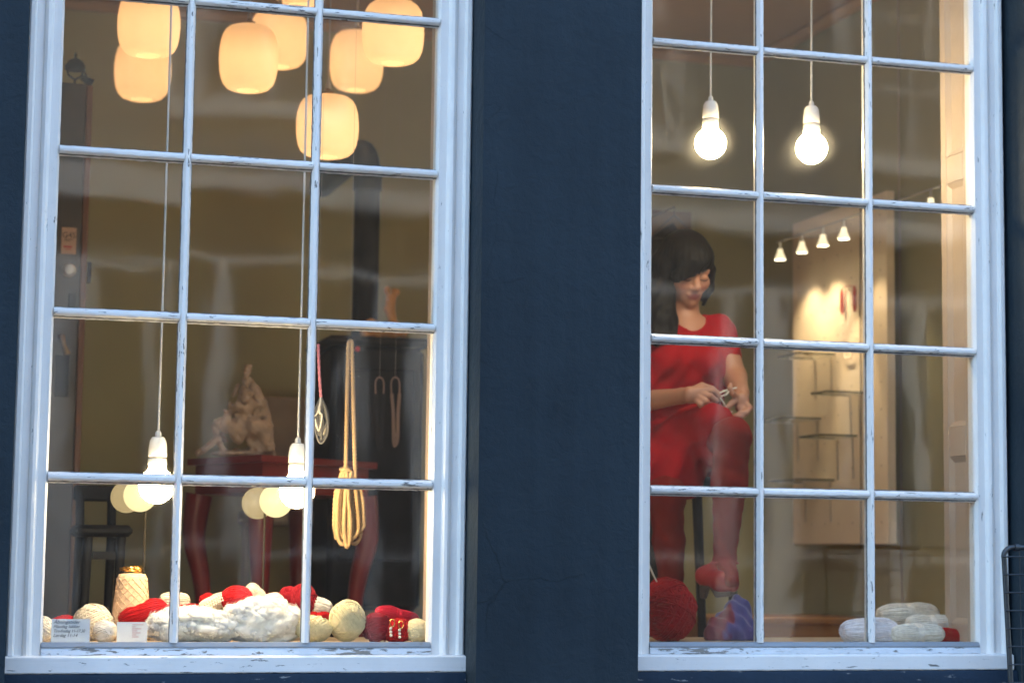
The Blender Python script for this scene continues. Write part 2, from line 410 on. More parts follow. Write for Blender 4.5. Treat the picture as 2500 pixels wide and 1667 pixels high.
# ------------------------------------------------------------------ the windows
PROF = [(0,.004),(.004,.0125),(.0235,.0135),(.0255,.0185),(.0300,.0245),(.0375,.0275),(.0440,.0255),(.0475,.0205),(.0500,.0215),(.0655,.0225),(.0670,.0300),(.0705,.0345),(.0800,.0355),(.0840,.0320),(.086,.0250)]
def sweep_wavy(b, profs, axis, a0, a1, step, jit, seed, closed=True, dark=()):
    """profile (points with the axis coordinate missing) along an axis, each ring wandering a little"""
    n = max(2, int((a1-a0)/step)); m = len(profs); vs = []; fs = []
    for i in range(n+1):
        t = a0+(a1-a0)*i/n
        for q, (u, y) in enumerate(profs):
            j = 0 if y > .005 else jit*(fbm((t*55, q*1.7+seed, 0), 1, 2)*.9 + .5*mnoise.noise((t*190, q*5.1, seed)))
            jy = 0 if y > .005 else jit*.5*fbm((t*70, q*2.3, seed+9), 1, 2)
            if axis == 2: vs.append((u+j, y+jy, t))
            else: vs.append((t, y+jy, u+j))
    for i in range(n):
        for q in range(m): fs.append((i*m+q, i*m+(q+1) % m, (i+1)*m+(q+1) % m, (i+1)*m+q))
    fs += [tuple(range(m)), tuple(n*m+q for q in range(m))[::-1]]
    k0 = len(b.m); b.add(vs, fs)
    for i in range(n):
        for q in dark: b.m[k0+i*m+q] = 1
M['putty'] = white_paint('grey cracked putty', 0, 1.2, (.13,.13,.125), .8)
M['bead'] = white_paint('grey weathered glazing bead', 0, .9, (.26,.28,.30), .7)
def make_window(k, label):
    X = GX[k]; x0, x1 = X[0], X[3]
    win = thing('window', ((x0+x1)/2, 0, ZS), label, 'window', 'shop windows')
    sd = 3.7 if k == 'L' else 11.2
    # jambs with their mouldings
    for s, xe in ((-1, x0), (1, x1)):
        b = MB(); pr = [(xe+s*w, -h) for w, h in PROF] + [(xe+s*.086, .03), (xe-s*.002, .03), (xe-s*.002, .0)]
        sweep_wavy(b, pr, 2, -.0262, ZTOP+.02, .012, .0006, sd+s); b.build('jamb', M['wp_v'], win, auto=math.radians(28))
    b = MB(); sweep_wavy(b, [(ZTOP+.02+w, -h) for w, h in PROF]+[(ZTOP+.106, .03), (ZTOP+.0205, .03)], 0, x0-.086, x1+.086, .02, .0006, sd+5)
    b.build('head_rail', M['wp_h'], win, auto=math.radians(28))
    # bottom rail (worn) and sill
    b = MB(); sweep_wavy(b, [(-.0092, .0), (-.0095, -.0150), (-.0120, -.0165), (-.0135, -.0185), (-.0258, -.0185), (-.0258, .03), (-.0092, .03)], 0, x0-.0015, x1+.0015, .008, .0011, sd+7)
    b.build('bottom_rail', M['wp_rail'], win, auto=math.radians(25))
    b = MB(); sweep_wavy(b, [(-.0264, .03), (-.0264, -.030), (-.0285, -.0445), (-.031, -.0475), (-.0655, -.0485), (-.0688, -.0465), (-.069, .03)], 0, x0-.088, x1+.088, .008, .0008, sd+8)
    b.build('sill', M['wp_sill'], win, auto=math.radians(25))
    b = MB(); sweep_wavy(b, [(.0055, -.0015), (.0045, -.0085), (-.0050, -.0165), (-.0088, -.0165), (-.0088, .0), (.0045, .002)], 0, x0-.001, x1+.001, .008, .0006, sd+17)
    b.build('glazing_bead', M['bead'], win, auto=math.radians(25))
    # upright glazing bars
    for i in (1, 2):
        b = MB(); x = X[i]
        sweep_wavy(b, [(x-.0126, .0012), (x-.0106, -.0035), (x-.0085, -.009), (x-.0042, -.0162), (x, -.0172), (x+.0042, -.0162), (x+.0085, -.009), (x+.0106, -.0035), (x+.0126, .0012), (x+.0095, .008), (x+.006, .026), (x-.006, .026), (x-.0095, .008)], 2, .0035, ZTOP+.02, .008, .0009, sd+20+i, dark=(0, 7))
        b.build('glazing_bar', [M['wp_bar_v'], M['putty']], win, auto=math.radians(40))
    for r in range(1, 5):
        z = r*ROWH
        for i in range(3):
            a0 = X[i]+(.0085 if i else .001); a1 = X[i+1]-(.0085 if i < 2 else .001); b = MB()
            sweep_wavy(b, [(z+.0135, .0012), (z+.0112, -.0035), (z+.0085, -.009), (z+.0040, -.0160), (z-.0010, -.0168), (z-.0048, -.0158), (z-.0098, -.0085), (z-.0128, -.0040), (z-.0152, .0012), (z-.010, .008), (z-.006, .0255), (z+.006, .0255), (z+.010, .008)], 0, a0, a1, .008, .0011, sd+40+r*3+i, dark=(0, 6))
            b.build('glazing_bar', [M['wp_bar_h'], M['putty']], win, auto=math.radians(40))
    # panes
    for r in range(5):
        for i in range(3):
            b = MB(); zz0 = r*ROWH; a0 = X[i]; a1 = X[i+1]
            t = random.uniform(-.0012, .0012); u = random.uniform(-.0012, .0012)
            y = .0035
            c = [(a0, y+t, zz0+.001), (a1, y-t, zz0+.001), (a1, y-t+u, zz0+ROWH-.001), (a0, y+t+u, zz0+ROWH-.001)]
            b.prism(c, (0, .003, 0)); b.build('pane', M['glass'], win, smooth=False)
    return win
wl = make_window('L', 'white small paned window with the paper lanterns and hanging skein, left of the blue pier')
make_window('R', 'white small paned window with the seated woman behind it, right of the blue pier')

# ------------------------------------------------------------------ the room behind
XL, XR, YB, ZF, ZC = -2.6, 2.97, 3.25, -.10, 2.47
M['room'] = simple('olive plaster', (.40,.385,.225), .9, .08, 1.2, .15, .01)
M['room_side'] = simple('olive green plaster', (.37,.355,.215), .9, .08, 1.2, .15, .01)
M['ceil'] = simple('ceiling paint', (.50,.30,.17), .9, .05, 2, .1, .01)
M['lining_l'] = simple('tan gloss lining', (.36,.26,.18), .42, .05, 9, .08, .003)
M['floor'] = simple('worn pine floor', (.28,.15,.075), .35, .2, 3, .1, .004, stretch=(1, 9, 1))
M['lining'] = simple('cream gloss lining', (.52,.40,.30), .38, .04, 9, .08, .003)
def rbox(name, a, c, mat):
    b = MB(); b.box(a, c); o = b.build(name, mat, smooth=False); return tag(o, kind='structure')
rbox('back_wall', (XL-.1, YB, ZF-.2), (XR+.1, YB+.1, ZC+.2), M['room'])
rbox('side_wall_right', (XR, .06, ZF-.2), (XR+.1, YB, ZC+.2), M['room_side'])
rbox('side_wall_left', (XL-.1, .06, ZF-.2), (XL, YB, ZC+.2), M['room'])
rbox('ceiling', (XL, .06, ZC), (XR, YB, ZC+.1), M['ceil'])
fl = tag(thing('floor', (0, 1.5, ZF)), kind='structure')
nb = 28
for i in range(nb):
    x0 = XL+(XR-XL)*i/nb; b = MB(); b.box((x0+.0015, .06, ZF-.03), (x0+(XR-XL)/nb-.0015, YB, ZF+random.uniform(-.0008, .0008)), .003); b.build('plank', M['floor'], fl, smooth=False)
for nm, x0, x1, y0, y1 in (('ceiling_cornice', XL, XR, YB-.07, YB), ('ceiling_cornice', XR-.07, XR, .06, YB-.07)):
    b = MB(); b.box((x0, y0, ZC-.05), (x1, y1, ZC-.002), .02); tag(b.build(nm, M['ceil'], smooth=False), kind='structure')
# inner face of the front wall
for x0, x1, z0, z1 in ((XL, -.40, ZF, ZC), (.735, 1.168, ZF, ZC), (2.31, XR, ZF, ZC), (-.40, .735, ZTOP+.03, ZC), (1.168, 2.31, ZTOP+.03, ZC), (-.40, .735, ZF, -.03), (1.168, 2.31, ZF, -.03)):
    b = MB(); b.box((x0, .04, z0-(.1 if z0==ZF else 0)), (x1, .058, z1+(.1 if z1==ZC else 0))); tag(b.build('front_wall_lining', M['lining'], smooth=False), kind='structure')
# window boards the goods lie on
M['board'] = simple('pale varnished board', (.50,.38,.26), .4, .12, 4, .1, .003, stretch=(1, 12, 12))
for k, lab in (('L', 'pale wooden window board carrying the crowded heap of yarn'), ('R', 'pale wooden window board carrying the small cream skeins')):
    X = GX[k]; b = MB(); b.box((X[0]-.06, .031, -.032), (X[3]+.06, .47, -.002), .004); o = b.build('window_board', M['board'], smooth=False)
    tag(o, lab, 'shelf')
# right hand linings: plain in the left window, panelled shutter in the right one
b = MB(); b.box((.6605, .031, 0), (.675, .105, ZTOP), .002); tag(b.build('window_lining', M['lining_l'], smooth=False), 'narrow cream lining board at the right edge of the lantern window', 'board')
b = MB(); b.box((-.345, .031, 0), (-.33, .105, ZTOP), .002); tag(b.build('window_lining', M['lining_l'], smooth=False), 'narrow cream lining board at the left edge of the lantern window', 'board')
sh = thing('shutter', (2.232, .11, 0), 'cream panelled shutter folded back at the right edge of the right window', 'shutter')
ys0, ys1 = .034, .195
b = MB(); b.box((2.240, ys0, 0), (2.252, ys1, ZTOP)); b.build('panel_back', M['lining'], sh, smooth=False)
for y0, y1 in ((ys0, ys0+.030), (ys1-.034, ys1)):
    b = MB(); b.box((2.2305, y0, 0), (2.2398, y1, ZTOP), .002); b.build('stile', M['lining'], sh, smooth=False)
zr = [(0, .05), (.525, .610), (1.32, 1.40), (ZTOP-.06, ZTOP)]
for z0, z1 in zr:
    b = MB(); b.box((2.2307, ys0+.0302, z0), (2.2398, ys1-.0342, z1), .002); b.build('rail', M['lining'], sh, smooth=False)
for (a, c) in zip(zr[:-1], zr[1:]):
    b = MB(); z0, z1 = a[1]+.001, c[0]-.001; y0, y1 = ys0+.031, ys1-.035
    for yy, sgn in ((y0, 1), (y1, -1)):
        b.prism([(2.2398, yy, z0), (2.2398, yy+sgn*.016, z0+.01), (2.2318, yy, z0)], (0, 0, z1-z0))
    for zz, sgn in ((z0, 1), (z1, -1)):
        b.prism([(2.2397, y0, zz), (2.2397, y0, zz+sgn*.016), (2.2316, y0, zz)], (0, y1-y0, 0))
    b.build('moulding', M['lining'], sh, smooth=False)
b = MB(); b.box((1.222, .031, 0), (1.238, .16, ZTOP), .002); tag(b.build('window_lining', M['lining'], smooth=False), 'narrow cream lining board at the left edge of the right window', 'board')
# ------------------------------------------------------------------ distance-field modeller for organic shapes
def sdf_mesh(prims, lo, hi, vox, k=.012, post=None):
    """prims: (op, fn(P)->distance, bbox lo, bbox hi, k); returns verts, quads by surface nets"""
    lo = np.array(lo, float); hi = np.array(hi, float)
    n = np.ceil((hi-lo)/vox).astype(int)+1
    ax = [lo[i]+vox*np.arange(n[i]) for i in range(3)]
    D = np.full(tuple(n), .25, np.float32)
    for op, fn, a, c, kk in prims:
        kk = k if kk is None else kk
        mg = 3*vox+kk*1.5 if op != '+' else 4*vox+kk*2
        i0 = np.maximum(0, np.floor((np.array(a)-mg-lo)/vox).astype(int)); i1 = np.minimum(n, np.ceil((np.array(c)+mg-lo)/vox).astype(int)+1)
        if np.any(i1 <= i0): continue
        sl_ = tuple(slice(i0[i], i1[i]) for i in range(3))
        X, Y, Z = np.meshgrid(*[ax[i][i0[i]:i1[i]] for i in range(3)], indexing='ij')
        d = fn(X, Y, Z).astype(np.float32); cur = D[sl_]
        if op == '+':
            h = np.clip(.5+.5*(cur-d)/kk, 0, 1); D[sl_] = cur*(1-h)+d*h-kk*h*(1-h)
        elif op == '-':
            h = np.clip(.5-.5*(cur+d)/kk, 0, 1); D[sl_] = cur*(1-h)-d*h+kk*h*(1-h)
        elif op == '&':
            D[sl_] = np.maximum(cur, d)
    if post is not None:
        X, Y, Z = np.meshgrid(*ax, indexing='ij'); D = post(D, X, Y, Z).astype(np.float32)
    return nets(D, lo, vox)
def nets(D, lo, vox):
    S_ = D < 0; c = tuple(m-1 for m in D.shape)
    acc = np.zeros(c+(3,), np.float32); cnt = np.zeros(c, np.float32)
    def cut(a, off): return a[tuple(slice(off[i], off[i]+c[i]) for i in range(3))]
    corners = [(i, j, k) for i in (0,1) for j in (0,1) for k in (0,1)]
    for a in corners:
        for axx in range(3):
            if a[axx]: continue
            b = list(a); b[axx] = 1; b = tuple(b)
            da, db = cut(D, a), cut(D, b); mk = (da < 0) != (db < 0)
            t = np.where(mk, da/np.where(mk, da-db, 1), 0)
            for q in range(3): acc[..., q] += np.where(mk, a[q]+(t if q == axx else 0), 0)
            cnt += mk
    act = cnt > 0; idx = np.full(c, -1, np.int64); idx[act] = np.arange(act.sum())
    P = (np.argwhere(act)+acc[act]/cnt[act][:, None])*vox+lo
    Q = []
    for axx in range(3):
        u, w = (axx+1) % 3, (axx+2) % 3
        sa = [slice(None)]*3; sb = [slice(None)]*3; sa[axx] = slice(0, -1); sb[axx] = slice(1, None)
        A, B = S_[tuple(sa)], S_[tuple(sb)]
        e = np.argwhere(A != B); 
        if not len(e): continue
        ok = (e[:, u] > 0) & (e[:, w] > 0) & (e[:, u] < c[u]) & (e[:, w] < c[w]); e = e[ok]
        fl_ = A[tuple(e.T)]
        def cell(du, dw):
            q = e.copy(); q[:, u] -= du; q[:, w] -= dw; return idx[tuple(q.T)]
        q = np.stack([cell(1,1), cell(0,1), cell(0,0), cell(1,0)], 1)
        q[~fl_] = q[~fl_][:, ::-1]; Q.append(q)
    Q = np.concatenate(Q); Q = Q[(Q >= 0).all(1)]
    return P, Q
def smooth_pts(P, Q, it=1, lam=.5):
    for _ in range(it):
        acc = np.zeros_like(P); cn = np.zeros(len(P))
        for i in range(4):
            for j in ((i+1) % 4, (i+3) % 4):
                np.add.at(acc, Q[:, i], P[Q[:, j]]); np.add.at(cn, Q[:, i], 1)
        P = P*(1-lam)+lam*acc/np.maximum(cn, 1)[:, None]
    return P
def np_build(name, P, Q, mat, parent=None, colors=None):
    o0 = wloc(parent) if parent else Vector((0,0,0)); me = bpy.data.meshes.new(name)
    me.from_pydata((P-np.array(o0)).tolist(), [], Q.tolist()); me.polygons.foreach_set('use_smooth', [True]*len(me.polygons))
    me.materials.append(mat)
    if colors is not None:
        ca = me.color_attributes.new('tone', 'FLOAT_COLOR', 'POINT')
        ca.data.foreach_set('color', np.concatenate([colors, np.ones((len(colors), 1))], 1).astype(np.float32).ravel())
    me.update(); o = bpy.data.objects.new(name, me); COL.objects.link(o); o.parent = parent; return o
def cone_p(a, b, ra, rb, k=None, op='+'):
    a = np.array(a, float); b = np.array(b, float); ab = b-a; L2 = max((ab**2).sum(), 1e-12)
    def fn(X, Y, Z):
        t = np.clip(((X-a[0])*ab[0]+(Y-a[1])*ab[1]+(Z-a[2])*ab[2])/L2, 0, 1)
        return np.sqrt((X-a[0]-t*ab[0])**2+(Y-a[1]-t*ab[1])**2+(Z-a[2]-t*ab[2])**2)-(ra+(rb-ra)*t)
    r = max(ra, rb); return (op, fn, np.minimum(a, b)-r, np.maximum(a, b)+r, k)
def ell_p(c, r, k=None, op='+', rot=None):
    c = np.array(c, float); r = np.array(r, float); Rm = np.array(rot) if rot is not None else np.eye(3)
    def fn(X, Y, Z):
        x, y, z = X-c[0], Y-c[1], Z-c[2]
        l = [Rm[0][i]*x+Rm[1][i]*y+Rm[2][i]*z for i in range(3)]
        k0 = np.sqrt((l[0]/r[0])**2+(l[1]/r[1])**2+(l[2]/r[2])**2); k1 = np.sqrt((l[0]/r[0]**2)**2+(l[1]/r[1]**2)**2+(l[2]/r[2]**2)**2)
        return k0*(k0-1)/np.maximum(k1, 1e-9)
    e = np.abs(Rm)@r; return (op, fn, c-e, c+e, k)

# ------------------------------------------------------------------ lamps
M['paper'] , nt, bs, out = newmat('lantern rice paper')
nt.nodes.remove(bs)
df = nd(nt, 'ShaderNodeBsdfDiffuse'); tl = nd(nt, 'ShaderNodeBsdfTranslucent'); mx = nd(nt, 'ShaderNodeMixShader'); mx.inputs[0].default_value = .38
fz = noise_tex(nt, coord(nt), 26, 4); cc = ramp(nt, fz, [(.3, (.91,.80,.61)), (.7, (.93,.83,.65))])
nt.links.new(cc, df.inputs['Color']); nt.links.new(cc, tl.inputs['Color'])
nt.links.new(df.outputs[0], mx.inputs[1]); nt.links.new(tl.outputs[0], mx.inputs[2]); nt.links.new(mx.outputs[0], out.inputs['Surface'])
M['cord_white'] = simple('white lamp flex', (.62,.58,.52), .6, .05, 20, 0)
M['cord_grey'] = simple('thin grey flex', (.42,.36,.30), .6, .05, 20, 0)
M['porcelain'] = simple('white porcelain', (.78,.74,.68), .22, .03, 12, 0)
M['brass_dark'] = simple('aged brass', (.25,.15,.06), .4, .2, 30, .1, metal=.8)
M['bulb_hot'] = emit('lit opal bulb', (1, .78, .46), 12.5)
M['bulb_small'] = emit('lit small bulb', (1, .72, .38), .55)
M['seam'] = simple('dark rubber seam', (.06,.04,.03), .6, .1, 20, 0)
def lamp_light(parent, loc, energy, col, rad, spot=None):
    l = bpy.data.lights.new('lamp_light', 'SPOT' if spot else 'POINT'); l.energy = energy; l.color = col; l.shadow_soft_size = rad
    o = bpy.data.objects.new('lamp_light', l); COL.objects.link(o); o.parent = parent; o.location = Vector(loc)-wloc(parent)
    o['kind'] = 'helper'
    return o
LW = .20
LANT = [  # px centre, py top, py bottom, width, label
 (342, -18, 132, 142, 'paper lantern cut by the top edge, overlapping the lower lantern at far left'),
 (328, 92, 232, 129, 'lower paper lantern partly hidden under another at far left'),
 (571, 58, 212, 137, 'paper lantern in the middle of its row, in front of a higher one'),
 (641, 24, 157, 133, 'paper lantern half hidden behind another, beside the second glazing bar'),
 (690, -118, 16, 126, 'paper lantern of which only the bottom shows at the top edge'),
 (819, 72, 211, 125, 'paper lantern half hidden behind the one by the right jamb'),
 (903, 2, 149, 142, 'paper lantern nearest the right jamb, crossed by a level glazing bar'),
 (752, 219, 364, 142, 'lowest paper lantern, crossed by the upright glazing bar'),
]
for i, (px, py0, py1, w, lab) in enumerate(LANT):
    d = LW/w*FPX/PXS*(.97 if i in (0,2,6,7) else 1.03)
    pc = CAM + ray(px, (py0+py1)/2)*d
    m_ = d/FPX*PXS; R = w*m_/2; H = (py1-py0)*m_*.985
    t = thing('paper_lantern', (pc.x, pc.y, pc.z-H/2), lab, 'lantern', 'paper lanterns hanging in the left window')
    ph = random.uniform(0, 6); am = random.uniform(.008, .016)
    wob = lambda a, h, ph=ph, am=am: 1 + am*math.sin(2*a+ph) +   .006*mnoise.noise((math.cos(a)*2.2+ph*7, math.sin(a)*2.2, h*24)) + .002*mnoise.noise((ph*9, 2, h*90))
    prof = [(.385,.004),(.42,0),(.56,.012),(.72,.042),(.85,.105),(.935,.20),(.98,.32),(1.0,.46),(.995,.60),(.965,.73),(.90,.845),(.80,.925),(.66,.975),(.48,.996),(.26,1.0),(.14,1.0)]
    P2 = []
    for q in range(len(prof)-1):
        for s_ in (0, .5): P2.append(tuple(prof[q][z]+(prof[q+1][z]-prof[q][z])*s_ for z in (0, 1)))
    P2.append(prof[-1])
    b = MB(); b.cap = False; b.lathe([(r*R, h*H) for r, h in P2], (pc.x, pc.y, pc.z-H/2), 40, wob=wob); b.build('shade', M['paper'], t, auto=math.radians(80))
    zt = pc.z+H/2
    b = MB(); b.lathe([(.0, -.05), (.018, -.05), (.02, -.01), (.0205, .012), (.008, .02), (.0075, .028), (0, .028)], (pc.x, pc.y, zt), 14); b.build('socket', M['brass_dark'], t)
    b = MB(); b.tube([(pc.x, pc.y, zt+.026), (pc.x+.002, pc.y, (zt+ZC)/2), (pc.x, pc.y, ZC)], .0028, 6); b.lathe([(.007, .02), (.009, .026), (.006, .05), (0, .05)], (pc.x, pc.y, zt), 10); b.build('cord', M['cord_grey'], t)
    b = MB(); b.ico((pc.x, pc.y, pc.z+.012), .026, 2); b.build('bulb', M['bulb_small'], t)
    lamp_light(t, (pc.x, pc.y, pc.z-.012), .125, (1, .585, .34), .03)

BULBS = [(1632, 330, 36, .32, 'clear lit round bulb hanging left of the second upright bar, nearer the woman'),
         (1864, 341, 36, .32, 'lit round bulb hanging in the middle column of the right window'),
         (360, 1115, 41, .115, 'lit round bulb hanging low in the left column of the left window'),
         (682, 1127, 40, .115, 'lit round bulb hanging low beside the second upright bar of the left window')]
BULBS = [(a, b_, c, d, l.replace('clear ', '')) for a, b_, c, d, l in BULBS]
for px, py, rp, y, lab in BULBS:
    c = at(px, py, y); r = rp*mpp(px, py, y); k = r/.0475
    t = thing('pendant_bulb', (c.x, c.y, c.z-r), lab, 'lamp', 'bare bulbs hanging in the windows')
    prof = [(r*math.sin(a), -r*math.cos(a)) for a in np.linspace(0, math.radians(146), 17)]; prof[0] = (0, -r)
    b = MB(); b.lathe(prof + [(.0235*k, .044*k), (.0225*k, .052*k)], c, 28); b.build('bulb', M['bulb_hot'], t)
    b = MB(); b.lathe([(.0245*k, .0525*k), (.0255*k, .056*k), (.0250*k, .070*k), (.0235*k, .0725*k)], c, 24); b.lathe([(.0246*k, .0755*k), (.0252*k, .078*k), (.0246*k, .098*k), (.0222*k, .118*k), (.0165*k, .1285*k), (.0085*k, .130*k), (0, .130*k)], c, 24); b.build('lamp_holder', M['porcelain'], t)
    b = MB(); b.lathe([(.0225*k, .072*k), (.0225*k, .076*k)], c, 20); b.build('seam_ring', M['seam'], t)
    b = MB(); b.tube([(c.x, c.y, c.z+.138*k), (c.x+.001, c.y, c.z+.5), (c.x, c.y, ZC)], .0029, 7); b.lathe([(.0085*k, .1302*k), (.0075*k, .142*k), (.004*k, .146*k), (0, .146*k)], c, 12); b.build('cord', M['cord_white'], t)

# added glowing globes on slim stands imitate ghost reflections of the hanging bulbs
M['ghost_globe'] = emit('weak yellow bulb ghost', (1, .80, .40), .15, .06); M['ghost_globe_dim'] = emit('very weak yellow bulb ghost', (1, .72, .34), .06, .06)  # emission imitates the mirrored images of the lit bulbs
M['ghost_pole'] = simple('dull ghost stand', (.05,.035,.015), .6, .1, 20, 0)
for (gx, gy), (hx, hy), xp, lab in (((322, 1137), (291, 1141), 334, 'added slim stand with two glowing globes for the bulb reflections in the left column'), ((634, 1150), (592, 1155), 608, 'added slim stand with two glowing globes for the bulb reflections beside the second upright bar')):
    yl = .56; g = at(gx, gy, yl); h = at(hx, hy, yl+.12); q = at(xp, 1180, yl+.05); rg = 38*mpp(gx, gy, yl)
    t = thing('bulb_ghost', (q.x, q.y, ZF), lab, 'lamp', 'stand-ins for the bulb reflections')
    b = MB(); b.ico(g, rg, 4); b.build('ghost_globe', M['ghost_globe'], t)
    b = MB(); b.ico(h, rg*.98, 4); b.build('ghost_globe', M['ghost_globe_dim'], t)
    b = MB(); b.tube([(q.x, q.y, ZF+.0125), (q.x, q.y, h.z+.02)], .0032, 8); b.build('ghost_pole', M['ghost_pole'], t)
    b = MB(); b.tube([(q.x, q.y, h.z+.01), g], .005, 8); b.tube([(q.x, q.y, h.z+.01), h], .005, 8); b.build('ghost_arm', M['ghost_pole'], t)
    b = MB(); b.lathe([(0, 0), (.10, 0), (.10, .006), (.02, .012), (0, .012)], (q.x, q.y, ZF+.001), 24); b.build('base', M['ghost_pole'], t)

# ------------------------------------------------------------------ right room: peg panel, rail of spots, glass shelves
M['panel'] = simple('cream peg panel', (.80,.67,.51), .7, .04, 5, .06, .003)
M['edge'] = simple('dark peg hole', (.10,.07,.04), .8, .1, 20, 0)
XP = 2.83
p_n = atx(2035, 447, XP); p_f = atx(1820, 507, XP); pz0 = atx(1930, 1249, XP).z
zt = .5*(p_n.z+p_f.z)
pan = thing('display_panel', (XP, (p_n.y+p_f.y)/2, pz0), 'tall cream peg panel lit by the row of spotlights on the side wall', 'panel')
b = MB(); b.box((XP, p_n.y, pz0), (XP+.035, p_f.y, zt), .003); b.build('board', M['panel'], pan, smooth=False)
b = MB()
ys = np.linspace(p_n.y+.05, p_f.y-.06, 7)
for y_ in ys:
    for z_ in np.arange(pz0+.08, zt-.05, .105):
        b.lathe([(.0020, -.002), (.0026, .0), (.0026, .001)], (XP-.0006, y_, z_), 8, axis=(-1, 0, 0))
o = b.build('peg_hole', M['edge'], pan, smooth=False); o['kind'] = 'stuff'
M['metal'] = simple('brushed steel', (.55,.52,.48), .3, .08, 30, 0, metal=1)
M['wire_dark'] = simple('dark flex', (.04,.03,.025), .6, .1, 20, 0)
def wavy_line(a, c, n=14, amp=.004):
    a, c = Vector(a), Vector(c); return [a+(c-a)*(i/n)+Vector((0, amp*mnoise.noise((i*.6, a.y*9, 1)), 0))*(0 < i < n) for i in range(n+1)]
pa, pb = atx(1977, 470, XP-.006), atx(1978, 1250, XP-.006)
b = MB(); b.tube(wavy_line((XP-.006, pa.y, zt-.02), (XP-.006, pb.y, pz0-.02), amp=.008), .0026, 6); tag(b.build('power_cable', M['wire_dark']), 'dark power cable running down the cream peg panel', 'cable')
pa = atx(2066, 520, XR-.01)
b = MB(); b.tube(wavy_line((XR-.01, pa.y, ZC-.08), (XR-.01, pa.y, ZF+.02), 20, .01), .0035, 6); tag(b.build('wall_cord', M['cord_grey']), 'thin pale cord hanging on the wall right of the peg panel', 'cord')
# rail
XS = XP-.15
SP = [(1792, 563), (1842, 550), (1890, 538), (1938, 522), (1987, 508), (2037, 494), (2087, 480), (2138, 465)]
rail = thing('spot_rail', atx(1965, 500, XS), 'thin metal rail carrying the small spotlights in front of the peg panel', 'rail')
q0 = atx(1785, 545, XS); q1 = atx(2200, 428, XS)
b = MB(); zz = .5*(q0.z+q1.z); b.tube([(XS, q0.y, zz), (XS, q1.y, zz)], .004, 8); b.build('rod', M['metal'], rail)
for f_ in (.1, .9):
    b = MB(); y_ = q0.y+(q1.y-q0.y)*f_; b.tube([(XS, y_, zz), (XR, y_, zz+.03)], .0035, 6); b.build('bracket', M['metal'], rail)
M['spot_glass'] = emit('lit reflector glass', (1, .80, .50), .14)
M['spot_hot'] = emit('lit halogen capsule', (1, .88, .62), 6)
spot_lab = {0: 'small lit spotlight at the far left end of the rail, left of the peg panel', 1: 'small lit spotlight over the left edge of the peg panel', 2: 'small lit spotlight over the middle of the peg panel, third from the left', 3: 'small lit spotlight beside the upright glazing bar, highest of the four in its pane', 7: 'small lit spotlight alone beside the cream shutter'}
for i, (px, py) in enumerate(SP):
    if i not in spot_lab: continue
    c = atx(px, py, XS); c = Vector((XS, c.y, zz-.055))
    t = thing('spotlight', (c.x, c.y, c.z), spot_lab[i], 'spotlight', 'spotlights on the rail')
    b = MB(); b.tube([(c.x, c.y, zz-.004), (c.x, c.y, c.z+.024)], .005, 8); b.build('stem', M['metal'], t)
    b = MB(); b.cap = False; b.lathe([(.010, .024), (.012, .010), (.022, -.014), (.0235, -.020), (.0225, -.020), (.0205, -.013), (.010, .010), (.009, .022)], c, 18); b.build('reflector', M['spot_glass'], t)
    b = MB(); b.ico((c.x, c.y, c.z-.008), .008, 2); b.build('capsule', M['spot_hot'], t)
    en, dz_, sz_, bl_ = {2: (1.5, 1.25, 46, .5), 3: (.7, .95, 80, .8), 7: (.15, .6, 60, 1)}.get(i, (1.25, 1.0, 100, .8))
    l = lamp_light(t, (c.x, c.y, c.z-.022), en, (1, .75, .46), .006, True)
    tgt = Vector((XP+.02, c.y+.01, c.z-dz_)); l.rotation_euler = (tgt-(c+Vector((0,0,-.022)))).to_track_quat('-Z', 'Y').to_euler()
    l.data.spot_size = math.radians(sz_); l.data.spot_blend = bl_
